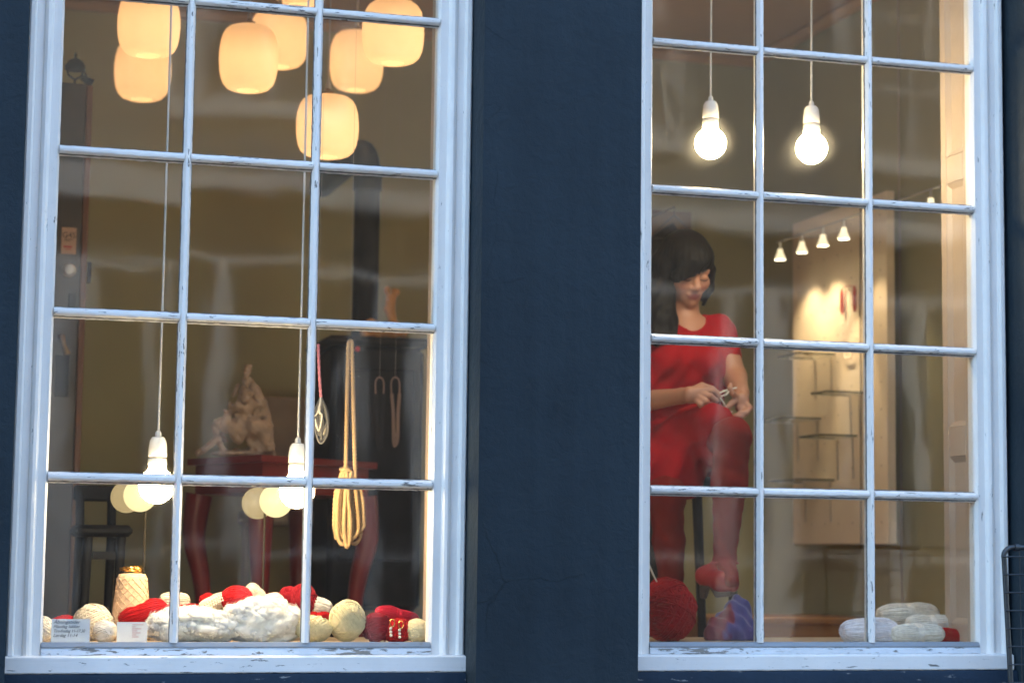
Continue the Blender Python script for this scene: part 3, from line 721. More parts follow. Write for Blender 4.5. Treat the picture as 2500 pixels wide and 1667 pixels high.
# shelves
M['shelf_glass'], nt, bs, out = newmat('green edged shelf glass')
bs.inputs['Base Color'].default_value = (.30,.36,.26,1); bs.inputs['Roughness'].default_value = .1; bs.inputs['Alpha'].default_value = .22
M['shelf_edge'] = simple('dark green glass edge', (.035,.045,.025), .2, .1, 20, 0)
M['gold'] = simple('gold', (.85,.55,.16), .22, .05, 60, 0, metal=1)
SH = [(1835, 1920, 812, 'at the top'), (1915, 1985, 899, 'second from the top'), (1795, 1888, 961, 'third from the top'), (1885, 1970, 1000, 'second from the bottom'), (1812, 1918, 1103, 'at the bottom')]
for a, c_, py, lab in SH:
    pm = atx((a+c_)/2, py, XP-.09); y1 = atx(a+22, py, XP-.02).y; y0 = atx(c_-12, py, XP-.02).y
    if y0 > y1: y0, y1 = y1, y0
    y0 = max(y0, p_n.y+.03); 
    t = thing('glass_shelf', (XP, (y0+y1)/2, pm.z), 'small glass shelf on the cream peg panel, the one '+lab, 'shelf', 'glass shelves on the peg panel')
    b = MB(); b.box((XP-.155, y0, pm.z), (XP-.001, y1, pm.z+.006), .001); b.build('plate', M['shelf_glass'], t, smooth=False)
    b = MB(); b.box((XP-.1575, y0, pm.z-.0005), (XP-.1552, y1, pm.z+.0065)); b.box((XP-.155, y0-.0024, pm.z-.0005), (XP-.001, y0-.0002, pm.z+.0065)); b.box((XP-.155, y1+.0002, pm.z-.0005), (XP-.001, y1+.0024, pm.z+.0065)); b.build('edge', M['shelf_edge'], t, smooth=False)['kind'] = 'stuff'
    for yy in (y0+.03, y1-.03):
        b = MB(); b.tube([(XP-.002, yy, pm.z-.16), (XP-.006, yy, pm.z-.003), (XP-.12, yy, pm.z-.003)], .0026, 6); b.build('bracket', M['metal'], t)
    for q in range(1):
        b = MB(); cx = XP-.05-.05*random.random(); cyy = y0+(y1-y0)*(.3+.4*random.random())
        b.tube([(cx+.013*math.cos(v), cyy+.013*math.sin(v), pm.z+.0085+.002*math.sin(3*v)) for v in np.linspace(0, 2*math.pi, 16)[:-1]], .0024, 6, closed=True)
        tag(b.build('ring', M['gold']), 'small gold ring on the glass shelf '+lab+(', nearer the wall panel edge' if 0 else ''), 'jewellery', 'gold rings on the glass shelves')
# necklace with red rods
M['red_rod'] = simple('red lacquer', (.55,.05,.02), .4, .05, 20, 0)
M['pearl'] = simple('pearl', (.80,.72,.62), .25, .04, 40, 0)
nk = thing('necklace', atx(1950, 660, XP-.012), 'necklace of two red rods and a pale bead chain on the peg panel', 'necklace', rz=0)
r1, r2 = atx(1933, 664, XP-.012), atx(1962, 657, XP-.012); e1, e2 = atx(1934, 722, XP-.012), atx(1963, 716, XP-.012)
for s_, e_ in ((r1, e1), (r2, e2)):
    b = MB(); b.tube([s_, s_+(e_-s_)*.2, s_+(e_-s_)*.8, e_], [.003, .0075, .0085, .004], 10); b.build('rod', M['red_rod'], nk)
b = MB(); b.tube([r1, (r1+r2)/2+Vector((-.002,0,.006)), r2], .0018, 6); b.build('cord', M['red_rod'], nk)
b = MB(); lowp = atx(1950, 822, XP-.012)
for i in range(44):
    t_ = i/43; s_ = e1*(1-t_)+e2*t_; dz = (lowp.z-min(e1.z, e2.z))*(1-(2*t_-1)**6); s_ = Vector((s_.x, s_.y+ (0), s_.z+dz))
    b.ico(s_, .0036, 1)
b.build('bead_chain', M['pearl'], nk)['kind'] = 'stuff'

# ------------------------------------------------------------------ left room furniture
M['black_iron'] = simple('black stove iron', (.018,.017,.017), .55, .3, 10, .3, .004, spec=.1)
M['black_wood'] = simple('black painted wood', (.012,.011,.011), .6, .2, 12, .1, spec=.2)
M['red_lac'] = simple('dark red lacquered wood', (.19,.017,.014), .32, .15, 6, .1, .003)
M['clay'] = simple('tan terracotta', (.37,.25,.16), .8, .15, 22, .3, .004)
M['clay_or'] = simple('orange terracotta', (.52,.25,.08), .7, .15, 22, .3, .004)
ys = 2.15
c0 = at(756, 800, ys); c1 = at(985, 800, ys)
stv = thing('stove', ((c0.x+c1.x)/2, ys+.2, ZF), 'black cast iron stove with a tall pipe behind the red table', 'stove')
zt_ = at(860, 772, ys).z
b = MB(); b.box((c0.x+.015, ys+.02, ZF+.12), (c1.x-.01, ys+.44, zt_-.035), .02); b.build('body', M['black_iron'], stv)
b = MB(); b.box((c0.x-.005, ys, zt_-.034), (c1.x+.01, ys+.46, zt_), .016); b.build('top_plate', M['black_iron'], stv)
b = MB(); b.box((c0.x+.05, ys+.004, ZF+.30), (c1.x-.05, ys+.019, zt_-.12), .006); dr = b.build('door', M['black_iron'], stv)
b = MB(); b.tube([(c0.x+.075, ys-.01, .35), (c0.x+.075, ys-.02, .45)], .008, 8); b.build('handle', M['metal'], dr)
for xx in (c0.x+.05, c1.x-.05):
    for yy in (ys+.06, ys+.40):
        b = MB(); b.lathe([(.014, 0), (.012, .02), (.022, .10), (.026, .1199), (0, .1199)], (xx, yy, ZF), 10); b.build('leg', M['black_iron'], stv)
pp = at(838, 735, ys+.2); rad = 30*mpp(840, 600, ys+.2)
pt = at(845, 420, ys+.2)
b = MB(); b.tube([(pp.x, ys+.2, zt_+.002), (pp.x, ys+.2, zt_+.3), (pp.x, ys+.2, pt.z)], rad, 24)
b.tube([(pp.x, ys+.2, pt.z-.03), (pp.x, ys+.2, pt.z+.03)], rad*1.12, 24)
b.tube([(pp.x, ys+.2+.16*(1-math.cos(a)), pt.z+.012+.13*math.sin(a)) for a in np.linspace(0, math.pi/2, 8)]+[(pp.x, YB, pt.z+.142)], rad*1.02, 24); b.build('stove_pipe', M['black_iron'], stv)
M['red_knob'] = simple('pink red plastic knob', (.75,.05,.08), .35, .05, 20, 0)
kp = at(820, 802, ys); b = MB(); b.ico((kp.x, ys-.008, kp.z), .0095, 3); b.build('knob', M['red_knob'], stv)
# figurine on the stove
def figurine(name, prims, lo, hi, vox, mat, lab, cat, parent=None, k=.01):
    P, Q = sdf_mesh(prims, lo, hi, vox, k); o = np_build(name, P, Q, mat); 
    base = P.min(0); c = Vector(((P[:,0].min()+P[:,0].max())/2, (P[:,1].min()+P[:,1].max())/2, base[2]))
    o.data.transform(Matrix.Translation(-c)); o.location = c; tag(o, lab, cat); return o
yf = ys+.10
def fp(px, py, dy=0): p = at(px, py, yf+dy); return (p.x, p.y, p.z)
z_st = zt_
pr = [cone_p(fp(905, 752), fp(898, 712), .020, .014), cone_p(fp(898, 712), fp(897, 690), .014, .018), cone_p(fp(897, 690), fp(905, 676), .016, .008), cone_p(fp(905, 676), fp(911, 668), .009, .012), ell_p(fp(889, 662), (.012,.012,.014)), cone_p(fp(896, 685), fp(889, 668), .010, .008), cone_p(fp(911, 668), fp(905, 664), .008, .008), cone_p(fp(889, 706), fp(894, 716), .013, .012),
      cone_p(fp(912, 750), fp(884, 752), .022, .02), cone_p(fp(884, 752), fp(860, 748), .018, .016), cone_p(fp(862, 742), fp(852, 738), .016, .018), cone_p(fp(850, 742), fp(826, 742), .016, .012), cone_p(fp(830, 744), fp(836, 766), .012, .010), cone_p(fp(874, 756), fp(868, 768), .012, .012), cone_p(fp(905, 756), fp(900, 768), .014, .012), cone_p(fp(920, 754), fp(928, 764), .014, .012), cone_p(fp(835, 764), fp(928, 765), .008, .008)]
lo = np.min([p[2] for p in pr], 0)-.02; hi = np.max([p[3] for p in pr], 0)+.02
fg = figurine('figurine', pr, lo, hi, .0042, M['clay_or'], 'orange clay figurine of a dancer among animals on the black stove', 'figurine')
fg.location.z = z_st+.0005
# red table with its corner towards the street
d0 = 6.62; N = CAM+ray(601, 1044)*d0; zt2 = N.z
Rr = atz(872, 1084, zt2); Lr = atz(436, 1062, zt2)
vR = (Vector((Rr.x, Rr.y, 0))-Vector((N.x, N.y, 0))); vR = Vector((.52, .40, 0)); vL = Vector((-.20, .36, 0))
Rr = CAM+ray(866, 1090)*7.1; Lr = CAM+ray(430, 1060)*7.0
vR = Vector((Rr.x-N.x, Rr.y-N.y, 0)); vL = Vector((Lr.x-N.x, Lr.y-N.y, 0))
tb = thing('red_table', (N.x+(vR.x+vL.x)/2, N.y+(vR.y+vL.y)/2, ZF), 'dark red lacquered table with curved legs carrying the clay sculpture', 'table')
nz = Vector((0,0,1)); P0 = Vector((N.x, N.y, zt2))
def quad(o_, a, c, z0, z1, ins=0):
    a1, c1 = a.normalized()*ins, c.normalized()*ins; o2 = o_+a1+c1; a2, c2 = a-2*a1, c-2*c1
    return [Vector((q.x, q.y, z0)) for q in (o2, o2+a2, o2+a2+c2, o2+c2)], (0, 0, z1-z0)
b = MB(); pl, dv = quad(P0, vR, vL, zt2-.022, zt2); b.prism(pl, dv); b.build('tabletop', M['red_lac'], tb, smooth=False)
b = MB(); pl, dv = quad(P0, vR, vL, zt2-.12, zt2-.0225, .025); b.prism(pl, dv); b.build('apron', M['red_lac'], tb, smooth=False)
for (fr_, fl_) in ((0, 0), (1, 0), (0, 1), (1, 1)):
    o_ = P0+vR*(.06+.88*fr_)+vL*(.08+.84*fl_); ou = ((vR.normalized()*(1 if fr_ else -1))+(vL.normalized()*(1 if fl_ else -1))); ou = ou.normalized()
    H = zt2-.1205-ZF; pth = []; rr = []
    for q in range(13):
        t_ = q/12; s_ = .028*math.sin(t_*math.pi)*(1-t_) - .03*math.sin(max(0, t_-.3)*math.pi/.7) + .01*max(0, t_-.85)/.15
        pth.append(o_+ou*s_+nz*(-(zt2-(zt2-.1205))-0*t_)+nz*(-H*t_)); rr.append(.030*(1-t_)+.017+(.006 if q == 12 else 0))
    b = MB(); b.tube(pth, rr, 12); b.build('leg', M['red_lac'], tb)
# clay sculpture on the table
ysx = N.y+.30
def sp(px, py, dy=0): p = at(px, py, ysx+dy); return (p.x, p.y, p.z)
segs = [((570, 848), (566, 862), 11, 11), ((566, 866), (572, 880), 9, 8), ((575, 885), (585, 905), 13, 15), ((585, 905), (598, 930), 15, 18), ((598, 930), (612, 965), 18, 14), ((590, 900), (582, 960), 8, 6), ((572, 880), (556, 905), 8, 6), ((556, 905), (545, 938), 7, 9), ((545, 938), (570, 945), 12, 14), ((545, 940), (520, 962), 12, 9), ((520, 962), (498, 975), 8, 7), ((498, 975), (494, 985), 10, 9), ((494, 985), (500, 1015), 9, 8),
        ((520, 985), (545, 990), 17, 20), ((545, 990), (585, 985), 22, 24), ((585, 985), (610, 985), 24, 20), ((530, 985), (540, 1015), 12, 8), ((560, 1000), (548, 1020), 13, 8), ((600, 990), (615, 1030), 20, 14), ((590, 1000), (598, 1040), 18, 16), ((500, 1012), (470, 1035), 11, 8), ((470, 1035), (455, 1045), 10, 9), ((585, 1035), (625, 1045), 14, 12), ((500, 1015), (515, 1045), 8, 8), ((615, 965), (622, 1035), 10, 10)]
mp_ = mpp(560, 950, ysx); pr = []
rs = random.Random(5)
for i in range(46):
    fy = rs.random()**.6; cy_ = 880+fy*160; hw = 14+75*fy**1.3; cx_ = 562+rs.uniform(-1, .75)*hw
    ex, ey = cx_+rs.uniform(-16, 16), cy_+rs.uniform(-22, 22); r0 = rs.uniform(5, 11)
    segs.append(((cx_, cy_), (ex, min(ey, 1040)), r0, r0*rs.uniform(.5, 1)))
for i, (a, c_, ra, rb) in enumerate(segs):
    dy = random.uniform(-.05, .05); pr.append(cone_p(sp(*a, dy), sp(*c_, dy*.6), ra*mp_*.8, rb*mp_*.8))
lo = np.min([p[2] for p in pr], 0)-.02; hi = np.max([p[3] for p in pr], 0)+.02
pr.append(ell_p(((lo[0]+hi[0])/2, ysx, sp(540, 1047)[2]), (.085, .06, .012)))
def rough(D, X, Y, Z): return D+.004*np.sin(X*190+Z*60)*np.sin(Y*170+1)*np.sin(Z*150+X*40)
P, Q = sdf_mesh(pr, lo-.03, hi+.03, .005, .012, rough); cm = Vector(((lo[0]+hi[0])/2, ysx, P[:,2].min()))
o = np_build('sculpture', P, Q, M['clay']); o.data.transform(Matrix.Translation(-cm)); o.location = (cm.x, cm.y, zt2+.0005)
tag(o, 'tan clay sculpture of piled figures and horses standing on the red table', 'sculpture')
# pale chair behind the table
M['pale'] = simple('pale canvas', (.48,.40,.32), .9, .08, 15, .15)
yc = 2.7; q = at(688, 935, yc); s2 = at(660, 1050, yc)
ch = thing('pale_chair', (q.x, yc, ZF), 'pale chair with a square back behind the red table', 'chair')
b = MB(); b.box((q.x-.16, yc+.16, q.z-.36), (q.x+.20, yc+.19, q.z+.05), .01); b.build('backrest', M['pale'], ch)
b = MB(); b.box((q.x-.20, yc-.24, q.z-.46), (q.x+.22, yc+.20, q.z-.40), .015); b.build('seat', M['pale'], ch)
for sx in (-.17, .19):
    b = MB(); b.tube([(q.x+sx, yc-.2, q.z-.41), (q.x+sx, yc-.18, q.z-.24), (q.x+sx, yc-.05, q.z-.18), (q.x+sx, yc+.17, q.z-.17)], .016, 8); b.build('armrest', M['pale'], ch)
    for sy in (-.2, .16):
        b = MB(); b.tube([(q.x+sx, yc+sy, q.z-.461), (q.x+sx, yc+sy, ZF)], [.018, .013], 8); b.build('leg', M['pale'], ch)
# black chair low at the left
yk = .95
ka, kb = at(186, 1225, yk), at(288, 1225, yk); zs = at(230, 1222, yk).z
bc = thing('black_chair', ((ka.x+kb.x)/2, yk+.15, ZF), 'black wooden chair standing low at the left behind the yarn cone', 'chair')
wd = kb.x-ka.x
b = MB(); b.box((ka.x-.01, yk-.02, zs-.012), (kb.x+.02, yk+.32, zs+.022), .012); b.build('seat', M['black_wood'], bc)
for xx, yy in ((ka.x+.02, yk), (kb.x-.012, yk), (ka.x+.02, yk+.29), (kb.x-.012, yk+.29)):
    b = MB(); b.tube([(xx, yy, zs-.0125), (xx-.008, yy, ZF)], [.015, .012], 10); b.build('leg', M['black_wood'], bc)
zr_ = at(230, 1275, yk).z
b = MB(); b.box((ka.x+.035, yk-.008, zr_-.012), (kb.x-.027, yk+.008, zr_+.012)); b.build('rung', M['black_wood'], bc)
for xx in (ka.x+.02, kb.x-.012):
    b = MB(); b.tube([(xx, yk+.30, zs+.02), (xx, yk+.33, at(200, 1130, yk+.33).z)], .014, 10); b.build('back_post', M['black_wood'], bc)
b = MB(); z1 = at(220, 1125, yk+.33).z; b.box((ka.x, yk+.318, z1-.035), (kb.x+.02, yk+.342, z1+.015), .008); b.build('backrest', M['black_wood'], bc)
# entrance door standing open at the far left, its bell, sticker and fittings
M['door'] = simple('dark brown door paint', (.055,.045,.038), .45, .2, 6, .15, .004)
M['door_edge'] = simple('red brown door edge', (.16,.065,.03), .5, .2, 10, .15, stretch=(8, 8, 1))
yd = 1.9
dx = at(200, 600, yd).x; dz = at(180, 192, yd).z
do = thing('shop_door', (dx-.4, yd, ZF), 'dark brown shop door standing open at the far left of the lantern window', 'door')
b = MB(); b.box((dx-.78, yd, ZF+.01), (dx-.022, yd+.045, dz), .003); b.build('leaf', M['door'], do, smooth=False)
b = MB(); b.box((dx-.0215, yd-.003, ZF+.01), (dx, yd+.047, dz-.004), .003); b.build('edge_strip', M['door_edge'], do, smooth=False)
def dpt(px, py, dy=-.001): return at(px, py, yd+dy)
c = dpt(158, 621); b = MB(); b.lathe([(.024, .0), (.024, .006), (.017, .010), (.016, .026), (.0, .028)], (c.x, yd, c.z), 20, axis=(0, -1, 0)); b.build('lock_knob', M['metal'], do)
c = dpt(165, 690); b = MB(); b.box((c.x-.012, yd-.008, c.z-.03), (c.x+.012, yd-.0005, c.z+.025), .003); b.build('lock_plate', M['black_iron'], do)
c = dpt(204, 625); b = MB(); b.box((c.x-.006, yd-.010, c.z-.04), (c.x+.008, yd-.0035, c.z+.035), .003); b.box((c.x-.003, yd-.018, c.z-.018), (c.x+.005, yd-.0105, c.z+.016), .002); b.build('latch', M['black_iron'], do)
c = dpt(137, 795); b = MB(); b.tube([(c.x, yd-.004, c.z+.03), (c.x+.005, yd-.04, c.z+.028), (c.x+.01, yd-.05, c.z), (c.x+.022, yd-.045, c.z-.03)], [.010, .010, .009, .013], 10); b.build('handle', M['brass_dark'], do)
c = dpt(140, 850); b = MB(); b.box((c.x-.02, yd-.006, c.z-.09), (c.x+.026, yd-.0005, c.z+.05), .003); b.build('handle_plate', M['black_iron'], do)
M['sticker'] = simple('pinkish sticker paper', (.55,.36,.27), .6, .05, 40, 0)
M['ink_dark'] = simple('dark print', (.03,.03,.05), .6, 0, 10, 0); M['ink_red'] = simple('red print', (.45,.03,.03), .6, 0, 10, 0)
s0, s1 = dpt(140, 583), dpt(176, 524)
st = thing('sticker', ((s0.x+s1.x)/2, yd, s0.z), 'pale alarm company sticker on the dark door above the lock', 'sticker')
b = MB(); b.box((s0.x, yd-.0022, s0.z), (s1.x, yd-.0006, s1.z), .0006); b.build('paper', M['sticker'], st, smooth=False)
def text(body, loc, size, mat, parent, name='lettering', shear=0, align='LEFT', ext=.0004, rx=90, wscale=1):
    c = bpy.data.curves.new(name, 'FONT'); c.body = body; c.size = size; c.shear = shear; c.align_x = align; c.extrude = ext; c.resolution_u = 3
    tmp = bpy.data.objects.new(name, c); COL.objects.link(tmp); bpy.context.view_layer.update()
    me = bpy.data.meshes.new_from_object(tmp.evaluated_get(bpy.context.evaluated_depsgraph_get())); bpy.data.objects.remove(tmp)
    me.materials.clear(); me.materials.append(mat)
    o = bpy.data.objects.new(name, me); COL.objects.link(o); o.parent = parent; o.location = Vector(loc)-wloc(parent); o.rotation_euler = (math.radians(rx), 0, 0); o.scale = (wscale, 1, 1); return o
w_ = s1.x-s0.x; h_ = s1.z-s0.z
text('G4S', (s0.x+w_*.5, yd-.003, s0.z+h_*.62), h_*.30, M['ink_dark'], st, align='CENTER')
b = MB()
for q, (f0, f1, ht, mt) in enumerate(((.2, .78, .55, 0), (.2, .6, .49, 0))): b.box((s0.x+w_*f0, yd-.0030, s0.z+h_*ht), (s0.x+w_*f1, yd-.0023, s0.z+h_*(ht+.022)))
b.build('fine_print', M['ink_dark'], st, smooth=False)
b = MB(); b.box((s0.x+w_*.15, yd-.0030, s0.z+h_*.24), (s0.x+w_*.72, yd-.0023, s0.z+h_*.31)); b.box((s0.x+w_*.3, yd-.0030, s0.z+h_*.17), (s0.x+w_*.66, yd-.0023, s0.z+h_*.2)); b.build('red_line', M['ink_red'], st, smooth=False)
bp = dpt(172, 190, -.03)
be = thing('shop_bell', (bp.x, yd+.02, dz), 'old iron shop bell on a bracket on top of the open door', 'bell')
hb = at(173, 160, yd+.02)
b = MB(); b.lathe([(.032, -.004), (.036, .0), (.034, .014), (.024, .030), (.010, .038), (0, .039)], hb, 20); b.lathe([(.004, .039), (.006, .05), (.002, .06), (0, .06)], hb, 8); b.build('bell', M['black_iron'], be)
b = MB(); b.tube([hb+Vector((-.03,0,0)), hb+Vector((-.022,0,-.022)), hb+Vector((.0,0,-.036)), hb+Vector((.022,0,-.022)), hb+Vector((.028,0,0))], .0035, 6); b.tube([hb+Vector((0,0,-.036)), Vector((hb.x, hb.y, dz))], .004, 6); b.build('bracket', M['black_iron'], be)
b = MB(); b.tube([hb+Vector((.03,0,-.003)), hb+Vector((.038,0,-.022))], .003, 6); b.tube([hb+Vector((.022,0,-.026)), hb+Vector((.06,0,-.046))], [.010, .017], 10); b.build('clapper', M['black_iron'], be)
# picture on the back wall behind the woman and garment on a wire hanger
M['brown_canvas'] = simple('brown canvas', (.16,.085,.035), .8, .15, 8, .15)
pa, pb = at(1440, 590, YB-.03), at(1590, 487, YB-.03)
b = MB(); b.box((pa.x, YB-.03, pa.z-.25), (pb.x, YB-.002, pb.z), .004); tag(b.build('wall_panel', M['brown_canvas'], smooth=False), 'plain brown picture on the back wall behind the woman', 'picture')
M['black_cloth'] = simple('black cloth', (.014,.013,.014), .95, .2, 30, .2)
yh = 1.75
hg = thing('hanging_garment', at(1550, 520, yh), 'black garment on a wire hanger behind the woman', 'garment')
A = at(1549, 494, yh); B = at(1503, 535, yh); Cc = at(1600, 545, yh)
b = MB(); b.tube([Vector((A.x, YB-.01, A.z+.03)), A+Vector((0,0,.03)), A], .0022, 6); b.tube([A, B, at(1500, 548, yh), Cc, A], .0026, 6); b.build('hanger', M['wire_dark'], hg)
A2 = at(1551, 510, yh-.0)
sl_ = [at(1498, 545, yh), A2, at(1563, 528, yh), at(1602, 556, yh), at(1600, 1000, yh), at(1470, 1000, yh), at(1480, 560, yh)]
b = MB(); vs = []; b.prism([p+Vector((0, .02, 0)) for p in sl_], (0, .05, 0)); b.build('cloth', M['black_cloth'], hg, smooth=False)
# low brass strip of the shop counter, dark recess beside the panel
M['counter'] = simple('orange stained counter wood', (.34,.16,.06), .4, .15, 5, .1, stretch=(1, 10, 10))
ct = thing('counter', at(1930, 1500, 1.9), 'low orange wooden counter below the peg panel', 'counter')
k0, k1 = at(1700, 1420, 2.1), at(2230, 1432, 2.1)
ct.location = ((k0.x+k1.x)/2, 2.2, ZF)
zc_ = k0.z
b = MB(); b.box((k0.x-.1, 2.1, ZF), (XR-.01, 2.5, zc_-.02), .003); b.build('body', M['counter'], ct, smooth=False)
b = MB(); b.box((k0.x-.12, 2.08, zc_-.0195), (XR-.01, 2.52, zc_+.005), .004); b.build('top', M['counter'], ct, smooth=False)
# ------------------------------------------------------------------ yarn, cards and hangings in the windows
ZB = -.002
YM = {
 'cream': yarn_mat('cream wool', (.86,.79,.69)), 'white': yarn_mat('white wool', (.82,.76,.68)), 'natural': yarn_mat('natural wool', (.80,.71,.58)),
 'yellowish': yarn_mat('pale straw wool', (.72,.62,.38)), 'peach': yarn_mat('peach cotton', (.72,.50,.33)), 'red': yarn_mat('red wool', (.46,.009,.011)),
 'darkred': yarn_mat('dark red wool', (.28,.010,.018)), 'pinkred': yarn_mat('raspberry wool', (.55,.02,.05)), 'rose': yarn_mat('rose crochet', (.60,.10,.12)),
 'blush': yarn_mat('blush wool', (.80,.60,.55)), 'lilac': yarn_mat('lilac white wool', (.86,.80,.82)), 'fluff': yarn_mat('white mohair', (.88,.85,.79), .04, .3), 'tan': yarn_mat('tan cotton cord', (.40,.255,.125), .15, .1),
 'pink': yarn_mat('pink ribbon', (.60,.22,.26)), 'grey': yarn_mat('grey mohair', (.16,.15,.14)), }
def rmat(ax, an): return Matrix.Rotation(an, 3, Vector(ax).normalized())
def yarn_ball(name, c, r, mat, n=38, strand=.0021, lab=None, group=None, tilt=None, groups=7, rest=None):
    """wound ball: core plus bands of parallel strands laid in changing directions; r = (rx, ry, rz)"""
    c = Vector(c); b = MB(); T = tilt or Matrix.Identity(3); sc = Vector(r)
    sd_ = random.uniform(0, 50)
    def P(u): u = u*(1+.07*mnoise.noise(Vector(u)*1.7+Vector((sd_, 0, 0)))+.03*mnoise.noise(Vector(u)*4+Vector((sd_, 0, 0)))); q = T @ Vector((u.x*sc.x, u.y*sc.y, u.z*sc.z)); return c+q
    vs, fs = ICO(3); b.add([P(Vector(v)*.955) for v in vs], fs)
    per = max(3, n//groups)
    for g in range(groups):
        ax = Vector((random.gauss(0,1), random.gauss(0,1)*.8, random.gauss(0,1))).normalized(); e1 = ax.orthogonal().normalized(); e2 = ax.cross(e1)
        wid = random.uniform(.25, .5); off = random.uniform(-.25, .25)
        for k in range(per):
            h = max(-.9, min(.9, off + wid*(2*(k+.5)/per-1) + random.uniform(-.02, .02))); rr = math.sqrt(1-h*h); ph = random.uniform(0, 6); lift = .95+.055*g/groups+random.uniform(-.012,.012)
            pts = []
            for q in range(30):
                a = 2*math.pi*q/30; hh = h+.06*math.sin(a+ph); r2 = math.sqrt(max(.05, 1-hh*hh)); pts.append(P((ax*hh+e1*(r2*math.cos(a))+e2*(r2*math.sin(a)))*lift))
            b.tube(pts, strand, 4, closed=True)
    for k in range(5):                       # loose loops lifting off the ball
        e1 = Vector((random.gauss(0,1), random.gauss(0,1), random.gauss(0,1)+.4)).normalized(); e2 = rmat(e1, random.uniform(0, 6)) @ e1.orthogonal().normalized(); L_ = random.uniform(.5, 1.1)
        b.tube([P((e1*math.cos(L_*(q/9-.5)*2)+e2*math.sin(L_*(q/9-.5)*2))*(.99+random.uniform(.04, .10)*math.sin(math.pi*q/9))) for q in range(10)], strand*.8, 4)
    o = b.build(name, mat, auto=3.0); cc = Vector((c.x, c.y, c.z-sc.z)); o.data.transform(Matrix.Translation(-cc)); o.location = cc
    return tag(o, lab, 'yarn', group)
def skein(name, a, c, r, mat, lab=None, group=None, n=34, strand=.0016, band=True, flat=1.0, sag=0.0):
    """oblong skein from a to c, strands lengthwise round the ends, waist band across"""
    a, c = Vector(a), Vector(c); d = c-a; L = d.length; d.normalize(); e1 = Vector((0,0,1))-d*d.z; e1.normalize(); e2 = d.cross(e1); b = MB(); m = (a+c)/2
    sd_ = random.uniform(0, 50)
    def P(t, ang, s=1.0):   # t in -1..1
        s = s*(1+.16*mnoise.noise((t*1.3+sd_, math.cos(ang)*.9, math.sin(ang)*.9))+.05*mnoise.noise((t*4+sd_, math.cos(ang)*2, math.sin(ang)*2)))
        rr = r*(1-abs(t)**3.2)**.42*(1-.10*math.exp(-(t/.22)**2) if band else 1); return m+d*(t*L/2)+e1*(rr*s*math.sin(ang)*flat)+e2*(rr*s*math.cos(ang))-Vector((0,0,sag*t*t))
    ring = 20; nt_ = 16; vs = []; fs = []
    for i in range(nt_+1):
        t = -.995+1.99*i/nt_
        for k in range(ring): vs.append(P(t, 2*math.pi*k/ring, .95))
    for i in range(nt_):
        for k in range(ring): fs.append((i*ring+k, i*ring+(k+1) % ring, (i+1)*ring+(k+1) % ring, (i+1)*ring+k))
    fs += [tuple(range(ring)), tuple(nt_*ring+k for k in range(ring))]
    b.add(vs, fs)
    for k in range(n):
        ang = 2*math.pi*(k+random.random()*.6)/n; tw = random.uniform(-.35, .35)
        b.tube([P(-.985+1.97*q/18, ang+tw*(q/18-.5)+.03*math.sin(q*1.7+k)) for q in range(19)], strand, 4)
    if band:
        for q in range(7):
            t0 = -.10+.033*q; b.tube([P(t0+.02*math.sin(2*x), x, 1.03) for x in np.linspace(0, 2*math.pi, 22)[:-1]], strand, 4, closed=True)
    o = b.build(name, mat, auto=3.0); z0 = min(v[2] for v in b.v); cc = Vector((m.x, m.y, z0)); o.data.transform(Matrix.Translation(-cc)); o.location = cc
    return tag(o, lab, 'yarn', group)
def fluff(name, c, r, lab, group, seed, fibres=5000):
    b = MB(); c = Vector(c)
    def fn(p):
        q = Vector(p)+Vector((seed, 0, 0)); return 1.0+.20*fbm(q, 2.1, 2)+.10*mnoise.noise(q*3.6)+.055*mnoise.noise(q*8)+.02*mnoise.noise(q*17)
    vs, fs = ICO(5); out = []
    for p in vs:
        k = fn(p); z = c.z+p[2]*r[2]*k; out.append((c.x+p[0]*r[0]*k, c.y+p[1]*r[1]*min(k, 1.08), max(z, ZB+.0005)))
    b.add(out, fs)
    tv, tf = ICO(3)
    for i in range(85):                    # soft tufts standing out of the fleece
        i0 = random.randrange(len(out)); p = Vector(out[i0]); rt_ = random.uniform(.010, .019); so_ = Vector((i*3.1, seed, 0))
        if p.z < ZB+.008: continue
        q = p-Vector(vs[i0])*rt_*.70; b.add([(q.x+u[0]*rt_*(1+.3*mnoise.noise(Vector(u)*2.1+so_)), q.y+u[1]*rt_*.9*(1+.3*mnoise.noise(Vector(u)*2.1+so_)), max(ZB+.0006, q.z+u[2]*rt_*.9*(1+.3*mnoise.noise(Vector(u)*2.1+so_)))) for u in tv], tf)
    for i in range(fibres):
        i0 = random.randrange(len(out)); p = Vector(out[i0]); nrm = Vector(vs[i0]); t = nrm.orthogonal().normalized(); t = rmat(nrm, random.uniform(0, 6.28)) @ t
        l = random.uniform(.004, .012); q1 = p+nrm*l*.22+t*l*.5; q2 = q1+t*l*.5+nrm*l*random.uniform(-.22, .22)
        if q2.z < ZB+.001: continue
        b.tube([p, q1, q2], [.0005, .00045, .0002], 3, caps=False)
    o = b.build(name, YM['fluff'], auto=3.0); cc = Vector((c.x, c.y, ZB)); o.data.transform(Matrix.Translation(-cc)); o.location = cc; return tag(o, lab, 'yarn', group)
bs_ = YM['fluff'].node_tree.nodes['Principled BSDF']; bs_.inputs['Subsurface Weight'].default_value = .6; bs_.inputs['Subsurface Radius'].default_value = (.02, .018, .015); bs_.inputs['Subsurface Scale'].default_value = .6
GH = 'yarn heaped in the left window'
